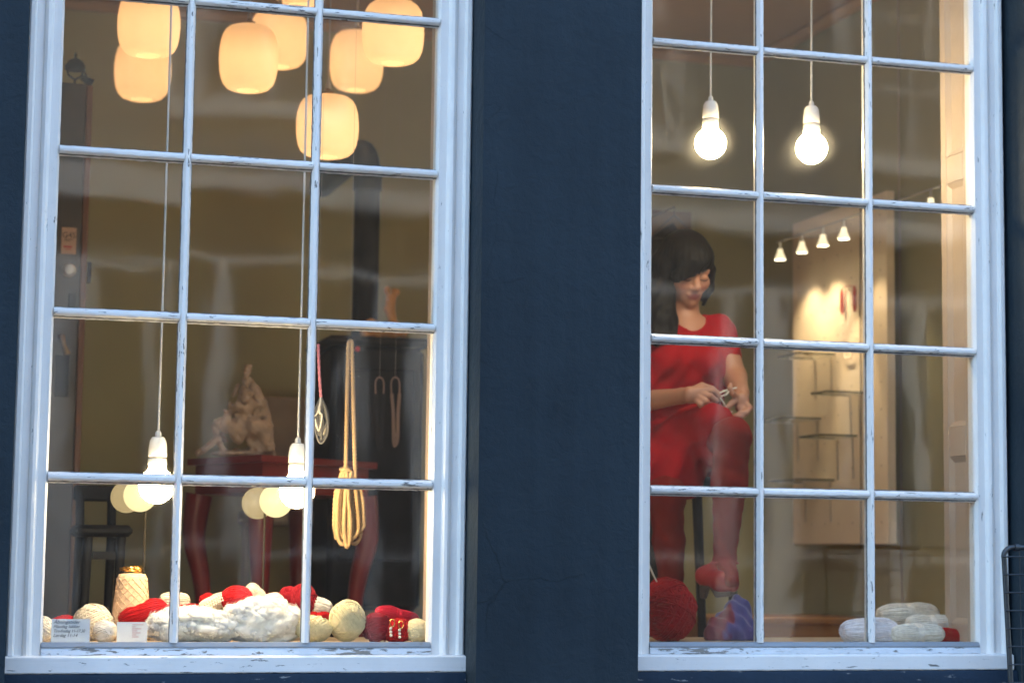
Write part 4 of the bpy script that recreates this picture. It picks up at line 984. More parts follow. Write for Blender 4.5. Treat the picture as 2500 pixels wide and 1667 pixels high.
def ball_at(px, py, rx, ry, y, mat, lab, rest=True, name='yarn_ball', ryd=None, group=GH, **kw):
    c = at(px, py, y); m_ = mpp(px, py, y); r = (rx*m_, (ryd or min(rx, ry))*m_, ry*m_)
    if rest: c.z = ZB+r[2]+kw.get('strand', .0017)
    return yarn_ball(name, c, r, YM[mat], lab=lab, group=group, **kw)
ball_at(94, 1437, 30, 30, .085, 'cream', 'small cream ball of yarn cut by the left edge of the glass')
ball_at(216, 1403, 47, 40, .26, 'natural', 'large cream ball of yarn between the opening hours card and the peach cone', tilt=rmat((0, 1, 0), .3))
ball_at(240, 1449, 27, 25, .085, 'white', 'small white ball of yarn between the two cards', n=50)
ball_at(797, 1422, 41, 49, .095, 'yellowish', 'big pale straw ball of yarn at the front under the hanging skein', n=64, groups=9, strand=.0015)
ball_at(720, 1443, 42, 31, .085, 'yellowish', 'flattened pale ball of yarn behind the foot of the second upright bar', strand=.0016)
ball_at(866, 1434, 34, 34, .10, 'darkred', 'dark red ball of yarn right of the big straw ball')
ball_at(914, 1447, 37, 27, .085, 'red', 'flat red ball of yarn with two pearl earrings hung on it')
ball_at(958, 1448, 29, 27, .075, 'yellowish', 'pale cream ball of yarn at the right end of the heap', n=50)
ball_at(960, 1432, 24, 17, .27, 'darkred', 'small dark red ball of yarn behind the pale one at the right end')
ball_at(150, 1440, 42, 27, .30, 'red', 'red ball of yarn mostly hidden behind the opening hours card')
ball_at(544, 1375, 37, 30, .235, 'red', 'bright red ball of yarn on top of the heap above the mohair', rest=False, n=60, groups=8)
ball_at(628, 1379, 24, 18, .24, 'blush', 'small blush pink ball of yarn beside the bright red one', rest=False, n=40)
ball_at(664, 1370, 23, 24, .27, 'darkred', 'dark red ball of yarn at the back, left of the second upright bar', rest=False)
ball_at(697, 1382, 36, 40, .255, 'darkred', 'larger dark red ball of yarn behind the second upright bar', rest=False)
ball_at(478, 1378, 20, 16, .31, 'red', 'small red ball of yarn behind the pearl strung skein', rest=False, n=36)
def sk(px0, py0, px1, py1, rpx, y, mat, lab, y1=None, group=GH, name='yarn_skein', **kw):
    return skein(name, at(px0, py0, y), at(px1, py1, y1 or y), rpx*mpp(px0, py0, y), YM[mat], lab, group, **kw)
sk(272, 1428, 384, 1392, 29, .245, 'red', 'large red skein lying in front of the peach cone', y1=.25, n=44, band=False)
sk(366, 1378, 436, 1380, 19, .31, 'natural', 'cream skein at the back behind the first upright bar')
sk(390, 1404, 462, 1398, 14, .25, 'red', 'narrow red skein behind the first upright bar, right of the rose')
sk(458, 1402, 520, 1368, 17, .25, 'natural', 'cream skein wrapped with pearls left of the bright red ball', band=False)
sk(568, 1345, 604, 1378, 17, .29, 'natural', 'twisted cream skein highest in the heap', n=26)
sk(708, 1385, 760, 1402, 22, .245, 'white', 'white skein behind the second upright bar beside the straw ball', band=False)
sk(700, 1412, 758, 1413, 11, .23, 'red', 'flat red skein squeezed above the flattened pale ball')
sk(862, 1402, 962, 1424, 17, .255, 'pinkred', 'raspberry red skein lying across the back at the right', band=True)
for i, px in enumerate((440, 520, 600, 690)):      # the layer that carries the upper balls
    sk(px-48, 1432, px+48, 1432, 27, .262, 'natural', 'cream skein buried under the heap, '+('behind the first upright bar', 'under the pearl strung skein', 'under the twisted skein', 'under the dark red balls')[i], n=22)
fluff('mohair', Vector(at(440, 1436, .112))*1, (100*.00117, .062, 40*.00117), 'white mohair lying low in the middle, crossed by the first upright bar', GH, 3.1)
fluff('mohair', Vector(at(603, 1426, .118))*1, (88*.00117, .060, 54*.00117), 'tall cloud of white mohair in front of the bright red ball', GH, 8.7, 6000)
# rose crochet
c = at(378, 1412, .235); b = MB()
for i in range(9):
    a = i*.9; rr = .004+.0016*i; p = c+Vector((rr*math.cos(a), -.022+.0012*i, rr*math.sin(a)*1.2)); b.ico(p, .0085+.0007*i, 2, fn=lambda v: 1+.15*mnoise.noise(Vector(v)*2.3), sc=(1, .5, 1))
tag(b.build('crochet_rose', YM['rose']), 'crocheted rose pink flower left of the first upright bar on the heap', 'flower')['kind'] = 'thing'
# peach cone with gold bracelets
yc = .275; pb_, pt_ = at(300, 1437, yc), at(305, 1316, yc); m_ = mpp(300, 1380, yc); hgt = pt_.z-ZB
t = thing('yarn_cone', (pb_.x, yc, ZB), 'tall cone of peach yarn with gold bracelets on top', 'yarn', GH)
rb, rt_ = 47*m_, 33*m_
b = MB(); b.lathe([(rb*.96, 0.001), (rb, .01), (rt_*1.03, hgt*.93), (rt_*.92, hgt*.985), (rt_*.6, hgt), (0, hgt)], (pb_.x, yc, ZB), 40)
for s in (1, -1):
    for k in range(13):
        pts = []
        for q in range(29):
            f = q/28; a = 2*math.pi*k/13+s*f*3.6; rr = rb+(rt_*1.03-rb)*f+.0006; pts.append((pb_.x+rr*math.cos(a), yc+rr*math.sin(a), ZB+.008+f*(hgt*.925-.008)))
        b.tube(pts, .0011, 4)
b.build('winding', YM['peach'], t, auto=3.0)
br = thing('bracelet', (pb_.x, yc, ZB+hgt), 'tangle of gold bracelets lying on the peach yarn cone', 'jewellery')
for k in range(5):
    b = MB(); rr = .0235+.001*k; tx, ty, ox = random.uniform(-.22, .22), random.uniform(-.15, .15), random.uniform(-.006, .006)
    b.tube([(pb_.x+rr*math.cos(a)+ox, yc+rr*math.sin(a), ZB+hgt+.0025+.0012*k+.0018*math.sin(5*a+k)+rr*(abs(tx)+abs(ty))+rr*(tx*math.cos(a)+ty*math.sin(a))) for a in np.linspace(0, 2*math.pi, 28)[:-1]], .0015, 6, closed=True)
    b.build('hoop', M['gold'], br)
# pearl strings
ps = thing('pearl_necklace', at(488, 1388, .225), 'pearl necklace with a gold clasp wound over the cream skein', 'necklace')
for row in range(3):
    for k in range(9):
        p = at(466+5.2*k+row*2, 1392-3.2*k+row*6-2*math.sin(k/8*3.1)*(1), .2265-.004*row); b = MB(); b.ico(p, .0031, 2); b.build('pearl', M['pearl'], ps)
p = at(475, 1401, .214); b = MB(); b.ico(p, .007, 2, fn=lambda v: 1+.3*mnoise.noise(Vector(v)*3)); b.build('clasp', M['gold'], ps)
er = [(901, 1428, 'left'), (921, 1432, 'right')]
for px, py, w_ in er:
    p = at(px, py, .048); t = thing('earring', p, 'gold and pearl earring hung on the red ball, the '+w_+' one', 'jewellery', 'pearl earrings')
    b = MB(); b.tube([p+Vector((.006*math.sin(a), 0, .010*math.cos(a)-.002)) for a in np.linspace(0, 2*math.pi, 16)[:-1]], .0011, 5, closed=True); b.build('hook', M['gold'], t)
    for k in range(3): b = MB(); b.ico(p+Vector((-.004+.0005*k, -.001, -.0165-.0085*k)), .0041, 2); b.build('pearl', M['pearl'], t)
# cards
M['card_blue'] = simple('bluish white card', (.62,.68,.76), .5, .03, 10, 0); M['card_white'] = simple('white leaflet', (.82,.80,.78), .5, .03, 10, 0)
M['ink'] = simple('grey blue ink', (.07,.09,.12), .6, 0, 10, 0); M['ink_pink'] = simple('pale red ink', (.65,.28,.26), .6, 0, 10, 0)
y = .045; a, c = at(117, 1464, y), at(207, 1421, y); w_, h_ = c.x-a.x, c.z-a.z
t = thing('opening_hours_card', ((a.x+c.x)/2, y, ZB), 'bluish white card with handwritten opening hours at lower left', 'sign')
b = MB(); b.box((a.x, y, ZB), (c.x, y+.0012, a.z+h_)); b.build('card', M['card_blue'], t, smooth=False)
b = MB(); b.box((a.x-.002, y+.0016, ZB), (c.x+.002, y+.008, ZB+.010), .001); b.build('card_holder', M['lining'], t, smooth=False)
for i, s in enumerate(('Åbningstider', 'Mandag lukket', 'Tirs-fredag 11-17.30', 'Lørdag 11-14')):
    text(s, (a.x+w_*.05, y-.0006, a.z+h_*(.76-.235*i)), h_*(.27 if i == 0 else .235), M['ink'], t, shear=.35, wscale=.86 if i == 2 else 1)
y = .052; a, c = at(268, 1470, y), at(339, 1428, y); w_, h_ = c.x-a.x, c.z-a.z
t = thing('leaflet', ((a.x+c.x)/2, y, ZB), 'white leaflet with faint red print standing beside the mohair', 'leaflet')
b = MB(); b.prism([(a.x, y, ZB), (c.x, y, ZB), (c.x, y+.006, c.z), (a.x, y+.006, c.z)], (0, .001, 0)); b.build('paper', M['card_white'], t, smooth=False)
b = MB()
for i, (f0, f1) in enumerate(((.5, .88), (.5, .62), (.5, .80), (.5, .66), (.5, .78), (.5, .64), (.5, .72))):
    zz = c.z-h_*(.16+.11*i); yy = y+.006*(zz-ZB)/(c.z-ZB)-.0006; b.box((a.x+w_*f0, yy-.0002, zz), (a.x+w_*f1, yy+.0004, zz+.0013))
b.build('print', M['ink_pink'], t, smooth=False)['kind'] = 'stuff'
# hanging braided skein
yh = .30
def hp(px, py, dy=0): return at(px, py, yh+dy)
t = thing('hanging_skein', hp(805, 770), 'long tan knitted cord skein hanging on a thread in the left window', 'yarn')
top = hp(804, 776); b = MB(); b.tube([top+Vector((0,0,.004)), Vector((top.x, yh, 1.3)), Vector((top.x, yh, ZC))], .0004, 4); b.build('thread', M['cord_grey'], t)
def knit(pts, r, b, seg=.0045):
    pts = [Vector(p) for p in pts]; out = []
    for i in range(len(pts)-1):
        n_ = max(1, int((pts[i+1]-pts[i]).length/seg)); out += [pts[i]+(pts[i+1]-pts[i])*(q/n_) for q in range(n_)]
    out.append(pts[-1]); b.tube(out, [r*(.80+.34*(i % 2)) for i in range(len(out))], 7)
def arc(pts, n=40):
    """smooth line through the points"""
    pts = [Vector(p) for p in pts]; out = []
    for i in range(len(pts)-1):
        p0, p1, p2, p3 = pts[max(i-1, 0)], pts[i], pts[i+1], pts[min(i+2, len(pts)-1)]
        for q in range(n//(len(pts)-1)):
            u = q/(n//(len(pts)-1)); out.append(.5*((2*p1)+(p2-p0)*u+(2*p0-5*p1+4*p2-p3)*u*u+(3*p1-p0-3*p2+p3)*u**3))
    out.append(pts[-1]); return out
rk = 5.0*mpp(805, 1000, yh)
b = MB(); knit(arc([hp(794, 1075), hp(797, 920), hp(800, 800), hp(801, 787), hp(805, 783), hp(808, 788), hp(809, 820), hp(812, 950), hp(816, 1105)], 60), rk, b); b.build('strand', YM['tan'], t, auto=3.0)
loops = [(790, 768, 779, 1236, .004), (795, 774, 800, 1250, -.008), (792, 783, 812, 1246, .010), (797, 779, 823, 1240, -.002), (800, 793, 835, 1228, .006), (797, 790, 805, 1256, -.014), (803, 800, 829, 1248, .012), (788, 772, 790, 1243, .012)]
for i, (xt, xa, xb, yb_, dy) in enumerate(loops):
    b = MB(); xm = (xa+xb)/2; knit(arc([hp(xt, 1074+3*(i % 3), dy*.3), hp(xa+4, 1130, dy), hp(xa, 1200, dy), hp(xa+3, yb_-14, dy), hp(xm, yb_, dy-.003), hp(xb-2, yb_-16, dy), hp(xb, 1195, dy), hp(xb-6, 1130, dy), hp((xt+818*(i % 2))/(1+(i % 2)), 1082, dy*.3)], 64), rk, b); b.build('loop', YM['tan'], t, auto=3.0)
b = MB(); b.tube([hp(793, 1078)+Vector((.012*math.cos(a), .012*math.sin(a), .002*math.sin(a*3))) for a in np.linspace(0, 6.28, 20)[:-1]], .005, 6, closed=True); b.build('knot', YM['tan'], t)
# pink ribbon with dark mohair bunch
yp = .34
def pp_(px, py, dy=0): return at(px, py, yp+dy)
t = thing('hanging_tassel', pp_(735, 800), 'pink ribbon with a bunch of dark grey mohair loops beside the upright bar', 'tassel')
q = pp_(731, 790); b = MB(); b.tube([q, Vector((q.x, yp, 1.2)), Vector((q.x, yp, ZC))], .0004, 4); b.build('thread', M['cord_grey'], t)
b = MB(); knit(arc([pp_(731, 790), pp_(733, 850), pp_(737, 912)], 20), .0042, b); b.build('ribbon', YM['pink'], t, auto=3.0)
for i in range(15):
    xa = 722+random.uniform(-2, 12); xb = 740+random.uniform(-6, 15); yb_ = random.uniform(985, 1022); dy = random.uniform(-.014, .014)
    jx = [random.uniform(-4, 4) for _ in range(4)]; b = MB(); b.tube(arc([pp_(737, 912), pp_(xa+3+jx[0], 945, dy), pp_(xa+jx[1], yb_-25-abs(jx[0])*5, dy), pp_((xa+xb)/2, yb_, dy), pp_(xb+jx[2], yb_-22-abs(jx[1])*5, dy), pp_(xb-3+jx[3], 945, dy), pp_(738, 913)], 36), [.0027*(1+.7*mnoise.noise((q*1.7, i, 0))) for q in range(len(arc([pp_(0,0)]*7, 36)))], 5); b.build('loop', YM['natural'] if i in (2, 6) else YM['grey'], t, auto=3.0)
M['ghost_strand'] = simple('dull pinkish skein ghost', (.20,.13,.10), .9, .1, 20, .1)
# two added skeins further in stand for reflections of the hanging skein
yq = 1.5
for px, lab in ((872, 'dark stand-in for a reflection of the hanging skein, left of the paler one, before the stove'), (908, 'dull pinkish stand-in for a reflection of the hanging skein, before the stove by the right edge')):
    q = at(px, 870, yq); t = thing('skein_ghost', q, lab, 'yarn', 'stand-ins for the hanging skein reflections')
    b = MB(); b.tube([q, Vector((q.x, yq, ZC))], .0004, 4); b.build('thread', M['cord_grey'], t)  # added thread of the skein reflection stand-in
    b = MB(); b.tube(arc([at(px-9, 905, yq), at(px-9, 876, yq), at(px, 866, yq), at(px+9, 876, yq), at(px+9, 905, yq)], 24), .003, 6); b.build('handle', M['ghost_strand'], t)  # added top loop of the skein reflection stand-in
    b = MB(); h = at(px, 905, yq).z-at(px, 1038, yq).z
    for q in range(6):
        w_ = random.uniform(4, 9); yb_ = random.uniform(1000, 1036); xo = random.uniform(-3, 3)
        b.tube(arc([at(px-9+xo, 904, yq), at(px-w_+xo, 950, yq), at(px-w_*.8+xo, yb_-14, yq), at(px+xo, yb_, yq), at(px+w_*.8+xo, yb_-16, yq), at(px+w_+xo, 950, yq), at(px+9+xo, 904, yq)], 36), .0032, 5)
    b.build('ghost_strands', M['ghost_strand'] if px > 900 else M['black_cloth'], t)
# right window yarn
GR = 'skeins in the right window'
def rk_(*a, **k): return sk(*a, group=GR, **k)
rk_(1930, 1449, 2066, 1451, 31, .13, 'lilac', 'lilac white skein at the left of the right window heap', n=48, band=False)
rk_(2045, 1456, 2168, 1455, 24, .10, 'cream', 'cream skein at the front beside the red one', n=40)
rk_(2012, 1412, 2156, 1407, 25, .24, 'natural', 'cream skein on top of the right window heap, tied across', n=40)
rk_(2080, 1434, 2190, 1432, 23, .20, 'cream', 'cream skein behind, under the tied one, near the shutter', n=36)
rk_(2000, 1452, 2120, 1452, 22, .27, 'natural', 'cream skein underneath at the back of the right window heap', n=24)
rk_(2142, 1456, 2222, 1464, 17, .13, 'red', 'small red skein at the right end by the shutter', n=36, band=False)
c = at(1532, 1412, .20); m_ = mpp(1532, 1412, .20)
yarn_ball('yarn_ball', (c.x, .20, ZB+70*m_), (68*m_, 62*m_, 70*m_), yarn_mat('deep red wool', (.30,.005,.007)), 84, .0032, 'huge red ball of yarn pierced by a needle in front of the woman', None, groups=14)
M['needle'] = simple('pale knitting needle', (.62,.52,.40), .4, .05, 30, 0)
b = MB(); b.tube([at(1522, 1362, .19), at(1500, 1318, .19), at(1488, 1290, .185)], [.0012, .0026, .0028], 8); b.ico(at(1487, 1288, .185), .005, 2); tag(b.build('knitting_needle', M['needle']), 'pale knitting needle stuck in the huge red ball', 'needle')

# ------------------------------------------------------------------ wire stand on the pavement at the right
M['wire'] = simple('dark galvanised wire', (.06,.065,.07), .4, .2, 60, .1, metal=.6)
YR = -.52
tl_ = at(2300, 1250, YR); lb = at(2318, 1560, YR)
sl_x = (lb.x-tl_.x)/(tl_.z-lb.z); x0 = tl_.x+.006; WDT = .56; zt3 = tl_.z-.007
t = thing('wire_stand', (x0+WDT/2, YR, STREET), 'dark wire grid stand with a rounded tube frame at the lower right corner', 'stand')
def lx(z): return x0+(zt3-z)*sl_x*.9
zb3 = STREET+.001
b = MB()
left = [(lx(z), YR, z) for z in np.linspace(zb3, zt3-.03, 20)]; right = [(x0+WDT-(zt3-z)*sl_x*.9+.0, YR, z) for z in np.linspace(zt3-.03, zb3, 20)]
cl = [(x0+.024-.024*math.cos(a), YR, zt3-.024+.024*math.sin(a)) for a in np.linspace(.1, math.pi/2, 7)]; cr = [(x0+WDT-.024+.024*math.sin(a), YR, zt3-.024+.024*math.cos(a)) for a in np.linspace(0, 1.47, 7)]
b.tube(left+cl+cr+right, .0066, 10); b.build('tube_frame', M['wire'], t)
for xc in (.028, .058): 
    pass
b = MB(); b.tube([(x0+.030, YR, zt3), (x0+.042, YR, zt3)], .0098, 12); b.build('collar', M['wire'], t)
b = MB(); b.tube([(x0+.066, YR, zt3), (x0+.078, YR, zt3)], .0098, 12); b.build('collar', M['wire'], t)
step = at(2310, 1278, YR).z-at(2310, 1319, YR).z; z = at(2310, 1278, YR).z
while z > STREET+.1:
    b = MB(); b.tube([(lx(z)-.009, YR-.008, z), (x0+WDT+.009, YR-.008, z)], .0020, 6); b.build('wire', M['wire'], t); z -= step
for i in range(1, 12):
    xx = x0+.022+i*.0445-.0445*.55; b = MB(); b.tube([(xx, YR-.0045, zt3-.004), (xx+.012, YR-.0045, STREET+.08)], .0015, 6); b.build('wire', M['wire'], t)
for sx in (lx(zb3), x0+WDT-(zt3-zb3)*sl_x*.9):
    b = MB(); b.tube([(sx, YR-.16, STREET+.008), (sx, YR+.16, STREET+.008)], .0075, 8); b.build('foot', M['wire'], t)
# ------------------------------------------------------------------ the seated woman
def V3(px, py, y): p = at(px, py, y); return np.array((p.x, p.y, p.z))
person = thing('person', Vector(V3(1560, 1115, .93)), 'seated woman in a red dress knitting, black bobbed hair, looking down at her hands', 'person')
M['skin'], nt, bs, out = newmat('skin')
at_ = nd(nt, 'ShaderNodeVertexColor', layer_name='tone'); fz = noise_tex(nt, coord(nt), 60, 3)
nt.links.new(mixc(nt, ramp(nt, fz, [(.3,(0,0,0)),(.7,(.10,.10,.10))]), at_.outputs['Color'], (.40,.14,.09)), bs.inputs['Base Color'])
bs.inputs['Roughness'].default_value = .5; bs.inputs['Subsurface Weight'].default_value = .12; bs.inputs['Subsurface Radius'].default_value = (.01,.004,.002); bs.inputs['Subsurface Scale'].default_value = .5
HS = .93
hc = V3(1577, 615, .88); az, pit, rl = math.radians(3), math.radians(28), math.radians(4)
F_ = Vector((math.sin(az)*math.cos(pit), -math.cos(az)*math.cos(pit), -math.sin(pit))); S0 = Vector((math.cos(az), math.sin(az), 0)); U_ = F_.cross(S0).normalized()
S_ax = S0*math.cos(rl)+U_*math.sin(rl); U_ = F_.cross(S_ax).normalized()
RH = np.array([[S_ax[i], F_[i], U_[i]] for i in range(3)])
def H(s, f, u): return hc+RH@np.array((s, f, u))*HS
def hs(c, r, k=None, op='+'): return ell_p(H(*c), tuple(x*HS for x in r), k, op, RH)
def hcap(a, c, ra, rb, k=None, op='+'): return cone_p(H(*a), H(*c), ra*HS, rb*HS, k, op)
# --- joints
NB = V3(1574, 752, .90)
shR, shL = V3(1503, 768, .93), V3(1650, 764, .90)
chest = V3(1576, 815, .91); waist = V3(1570, 915, .93); pel = V3(1556, 1020, .95)
elR, wrR = V3(1452, 925, .86), V3(1566, 909, .66)
elL, wrL = V3(1688, 868, .80), V3(1703, 902, .65)
hipR, hipL = V3(1515, 1035, .93), V3(1606, 1030, .93)
knR, anR = V3(1530, 1135, .64), V3(1546, 1410, .70)
knL, anL = V3(1682, 1002, .50), V3(1664, 1292, .52)
y6 = .62
def hd(px, py, dy=0): return V3(px, py, y6+dy)
hand = []
def fing(pts, r0, r1):
    for i in range(len(pts)-1):
        a = r0+(r1-r0)*i/(len(pts)-1); c = r0+(r1-r0)*(i+1)/(len(pts)-1); hand.append(cone_p(pts[i], pts[i+1], a, c, .0035))
hand += [cone_p(wrR, hd(1585, 906), .021, .024, .012), cone_p(hd(1585, 904), hd(1611, 897, -.01), .020, .014, .008), cone_p(hd(1585, 912), hd(1600, 916, -.008), .019, .013, .008)]
fing([hd(1612, 894, -.012), hd(1638, 897, -.026), hd(1651, 908, -.022), hd(1652, 919, -.010)], .0098, .0072)
fing([hd(1610, 903, -.016), hd(1633, 910, -.036), hd(1645, 920, -.030), hd(1638, 928, -.018)], .0098, .0072)
fing([hd(1604, 911, -.016), hd(1622, 922, -.036), hd(1632, 930, -.030), hd(1624, 934, -.018)], .0094, .0070)
fing([hd(1597, 917, -.012), hd(1609, 929, -.030), hd(1616, 936, -.026), hd(1609, 938, -.016)], .0084, .0064)
fing([hd(1586, 899, .008), hd(1612, 886, .006), hd(1636, 893, .0), hd(1650, 903, -.004)], .0125, .0080)
hand += [cone_p(wrL, hd(1702, 918), .020, .023, .012), cone_p(hd(1703, 914), hd(1712, 928, -.012), .020, .013, .008), cone_p(hd(1700, 916), hd(1698, 936, -.010), .019, .013, .008)]
fing([hd(1693, 912, -.012), hd(1682, 903, -.028), hd(1676, 892, -.030), hd(1678, 883, -.026)], .0094, .0070)
fing([hd(1712, 926, -.014), hd(1723, 937, -.032), hd(1714, 949, -.040), hd(1699, 948, -.036)], .0098, .0072)
fing([hd(1706, 934, -.014), hd(1714, 948, -.032), hd(1703, 957, -.040), hd(1690, 953, -.034)], .0096, .0070)
fing([hd(1699, 938, -.012), hd(1704, 953, -.026), hd(1693, 960, -.034), hd(1683, 956, -.028)], .0084, .0064)
fing([hd(1692, 916, -.006), hd(1680, 926, -.022), hd(1671, 936, -.026)], .0120, .0080)
body = [
 ell_p(chest, (.135, .085, .12), .03), ell_p(waist, (.115, .08, .10), .04), ell_p(pel, (.155, .11, .10), .04), cone_p(NB-np.array((0,-.01,.03)), chest, .07, .09, .03),
 cone_p(shR, shL, .048, .048, .03), cone_p(NB+np.array((0,.012,-.03)), H(0, -.012, -.06), .052, .047, .018),
 cone_p(shR, elR, .047, .038, .02), cone_p(elR, wrR, .037, .0235, .012), cone_p(shL, elL, .046, .037, .02), cone_p(elL, wrL, .037, .0235, .012),
 cone_p(hipR, knR, .088, .056, .03), cone_p(hipL, knL, .082, .050, .03), cone_p(knR, knR*.6+anR*.4, .050, .042, .02), cone_p(knR*.6+anR*.4, anR, .042, .029, .02), cone_p(knL, knL*.62+anL*.38, .048, .049, .02), cone_p(knL*.62+anL*.38, anL, .047, .029, .02),
 cone_p(anL, V3(1682, 1335, .42), .030, .020, .015), cone_p(anR, V3(1548, 1440, .60), .030, .020, .015),
 hs((0, -.018, .034), (.073, .092, .080), .02), hs((0, .030, -.030), (.060, .062, .078), .02), hs((0, .060, -.075), (.036, .034, .034), .02), hs((0, .078, -.097), (.018, .016, .015), .014),
 hs((.036, .066, -.030), (.026, .024, .026), .015), hs((-.036, .066, -.030), (.026, .024, .026), .015),
 hcap((-.040, .070, .016), (.040, .070, .016), .015, .015, .012),
 hs((.031, .098, -.004), (.017, .013, .012), .008, '-'), hs((-.031, .098, -.004), (.017, .013, .012), .008, '-'),
 hs((.031, .079, -.005), (.0155, .0125, .0125), .003), hs((-.031, .079, -.005), (.0155, .0125, .0125), .003),
 hcap((0, .086, .008), (0, .110, -.032), .0075, .0115, .008), hs((.011, .099, -.037), (.0085, .010, .0075), .005), hs((-.011, .099, -.037), (.0085, .010, .0075), .005),
 hs((0, .092, -.062), (.026, .0105, .0075), .005), hs((0, .090, -.0725), (.021, .011, .0080), .005), hcap((-.023, .1015, -.0668), (.023, .1015, -.0668), .0022, .0022, .002, '-'),
 hs((.074, -.012, -.015), (.010, .020, .032), .006), hs((-.074, -.012, -.015), (.010, .020, .032), .006),
] + hand
lo = np.min([p[2] for p in body], 0)-.02; hi = np.max([p[3] for p in body], 0)+.02
P, Q = sdf_mesh(body, lo, hi, .0042, .02); P = smooth_pts(P, Q, 1, .35)
tone = np.tile(np.array([.42, .20, .12]), (len(P), 1))
L = (P-hc)@RH/HS
lip = np.exp(-(((L[:,0])/.025)**2+((L[:,2]+.0675)/.0115)**2)**2)*(L[:,1] > .07); tone = tone*(1-lip[:,None])+np.array([.26,.05,.045])*lip[:,None]
bl = .45*np.exp(-(((np.abs(L[:,0])-.042)/.022)**2+((L[:,2]+.035)/.02)**2))*(L[:,1] > .03); tone = tone*(1-bl[:,None])+np.array([.42,.14,.09])*bl[:,None]
np_build('body', P, Q, M['skin'], person, tone)
M['lash'] = simple('dark lashes', (.02,.014,.012), .6, 0, 10, 0)
for s in (1, -1):
    b = MB(); b.tube([Vector(H(s*.031+q*.0145, .0925-.22*abs(q*.0145)**1.0*.5-.0035*q*q, -.0125+.003*q*q)) for q in np.linspace(-1, 1, 9)], .0016*HS, 5); b.build('eyelashes', M['lash'], person)
    b = MB(); b.tube([Vector(H(s*(.017+.031*q), .0905-.016*q*q, .0165+.006*math.sin(q*2.4))) for q in np.linspace(0, 1, 9)], [.0016+.0012*math.sin(q*3.1) for q in np.linspace(0, 1, 9)], 5); b.build('eyebrow', M['lash'], person)
# --- hair
M['hair'], nt, bs, out = newmat('black straight hair')
v = coord(nt, (150, 150, 9)); hz = noise_tex(nt, v, 1, 4, .6)
nt.links.new(ramp(nt, hz, [(.3, (.004,.004,.004)), (.75, (.013,.011,.010))]), bs.inputs['Base Color']); bs.inputs['Roughness'].default_value = .5; bs.inputs['Specular IOR Level'].default_value = .10
bump(nt, bs, hz, .5, .004)
hair = [hs((0, -.022, .036), (.088, .106, .090), .02), hs((0, .045, .055), (.070, .052, .050), .025),
 hcap((-.020, .088, .058), (-.066, .078, -.004), .024, .020, .015), hcap((-.004, .094, .052), (-.046, .098, .004), .018, .011, .012), hcap((.012, .092, .055), (-.020, .102, .010), .016, .007, .010), hcap((.020, .090, .058), (.004, .100, .018), .013, .004, .008),
 hcap((.030, .078, .060), (.068, .052, .012), .017, .014, .012), hcap((.070, .045, .010), (.077, .040, -.060), .016, .017, .012), hcap((.077, .040, -.060), (.058, .050, -.118), .017, .006, .010), hcap((.079, .005, .0), (.070, .010, -.105), .022, .014, .015), hcap((.055, -.055, .0), (.045, -.050, -.11), .05, .035, .03),
 hcap((-.078, .020, .01), (-.082, .030, -.085), .026, .026, .02), hcap((-.078, -.030, .0), (-.080, -.01, -.11), .045, .045, .03), hcap((-.03, -.07, .0), (-.035, -.06, -.12), .055, .05, .03)]
lk = [(H(-.082, .02, -.06), V3(1532, 735, .85), .036, .030), (V3(1532, 735, .85), V3(1530, 775, .82), .030, .016), (H(-.085, -.01, -.06), V3(1508, 735, .86), .05, .040), (V3(1508, 735, .86), V3(1506, 778, .83), .040, .024), (V3(1546, 735, .85), V3(1554, 790, .80), .014, .004)]
hair += [cone_p(a, c, ra, rb, .015) for a, c, ra, rb in lk]
lo = np.min([p[2] for p in hair], 0)-.02; hi = np.max([p[3] for p in hair], 0)+.02
def hfold(D, X, Y, Z):
    dx, dy = X-hc[0], Y-hc[1]; a = np.arctan2(dy, dx); return D+.0011*np.sin(a*34+3*np.sin(Z*9))*1.0
P, Q = sdf_mesh(hair, lo, hi, .0045, .015, hfold); P = smooth_pts(P, Q, 1, .3); np_build('hair', P, Q, M['hair'], person)
# --- dress
M['dress'], nt, bs, out = newmat('red jersey')
dz_ = noise_tex(nt, coord(nt), 9, 4); d2 = noise_tex(nt, coord(nt), 500, 2)
nt.links.new(ramp(nt, dz_, [(.3, (.26,.004,.007)), (.7, (.34,.006,.010))]), bs.inputs['Base Color']); bs.inputs['Roughness'].default_value = .8; bs.inputs['Specular IOR Level'].default_value = .05
bump(nt, bs, d2, .3, .001)
dress = [ell_p(chest+np.array((0,0,-.005)), (.150, .100, .125), .03), ell_p(waist, (.130, .098, .105), .05), ell_p(pel, (.175, .135, .105), .05), cone_p(shR+np.array((.01,0,.004)), shL+np.array((-.01,0,.004)), .053, .053, .03),
 ell_p(V3(1535, 838, .83), (.062, .055, .058), .035), ell_p(V3(1622, 838, .82), (.062, .056, .058), .035), cone_p(V3(1500, 872, .84), V3(1648, 868, .83), .030, .030, .03), cone_p(V3(1510, 905, .85), V3(1630, 900, .84), .045, .045, .03),
 cone_p(shR, shR*.45+elR*.55, .058, .055, .02), cone_p(shL, shL*.52+elL*.48, .056, .050, .02),
 cone_p(hipR, V3(1524, 1095, .72), .115, .098, .05), cone_p(V3(1524, 1095, .72), V3(1520, 1150, .70), .098, .096, .05), cone_p(hipL, hipL*.30+knL*.70, .108, .078, .04), cone_p(V3(1562, 1010, .74), V3(1556, 1110, .70), .075, .070, .05), cone_p(V3(1600, 985, .72), V3(1640, 965, .58), .07, .05, .05)]
lo = np.min([p[2] for p in dress], 0)-.02; hi = np.max([p[3] for p in dress], 0)+.02
zhem = V3(1525, 1142, .66)[2]
nk_c = V3(1578, 752, .80)
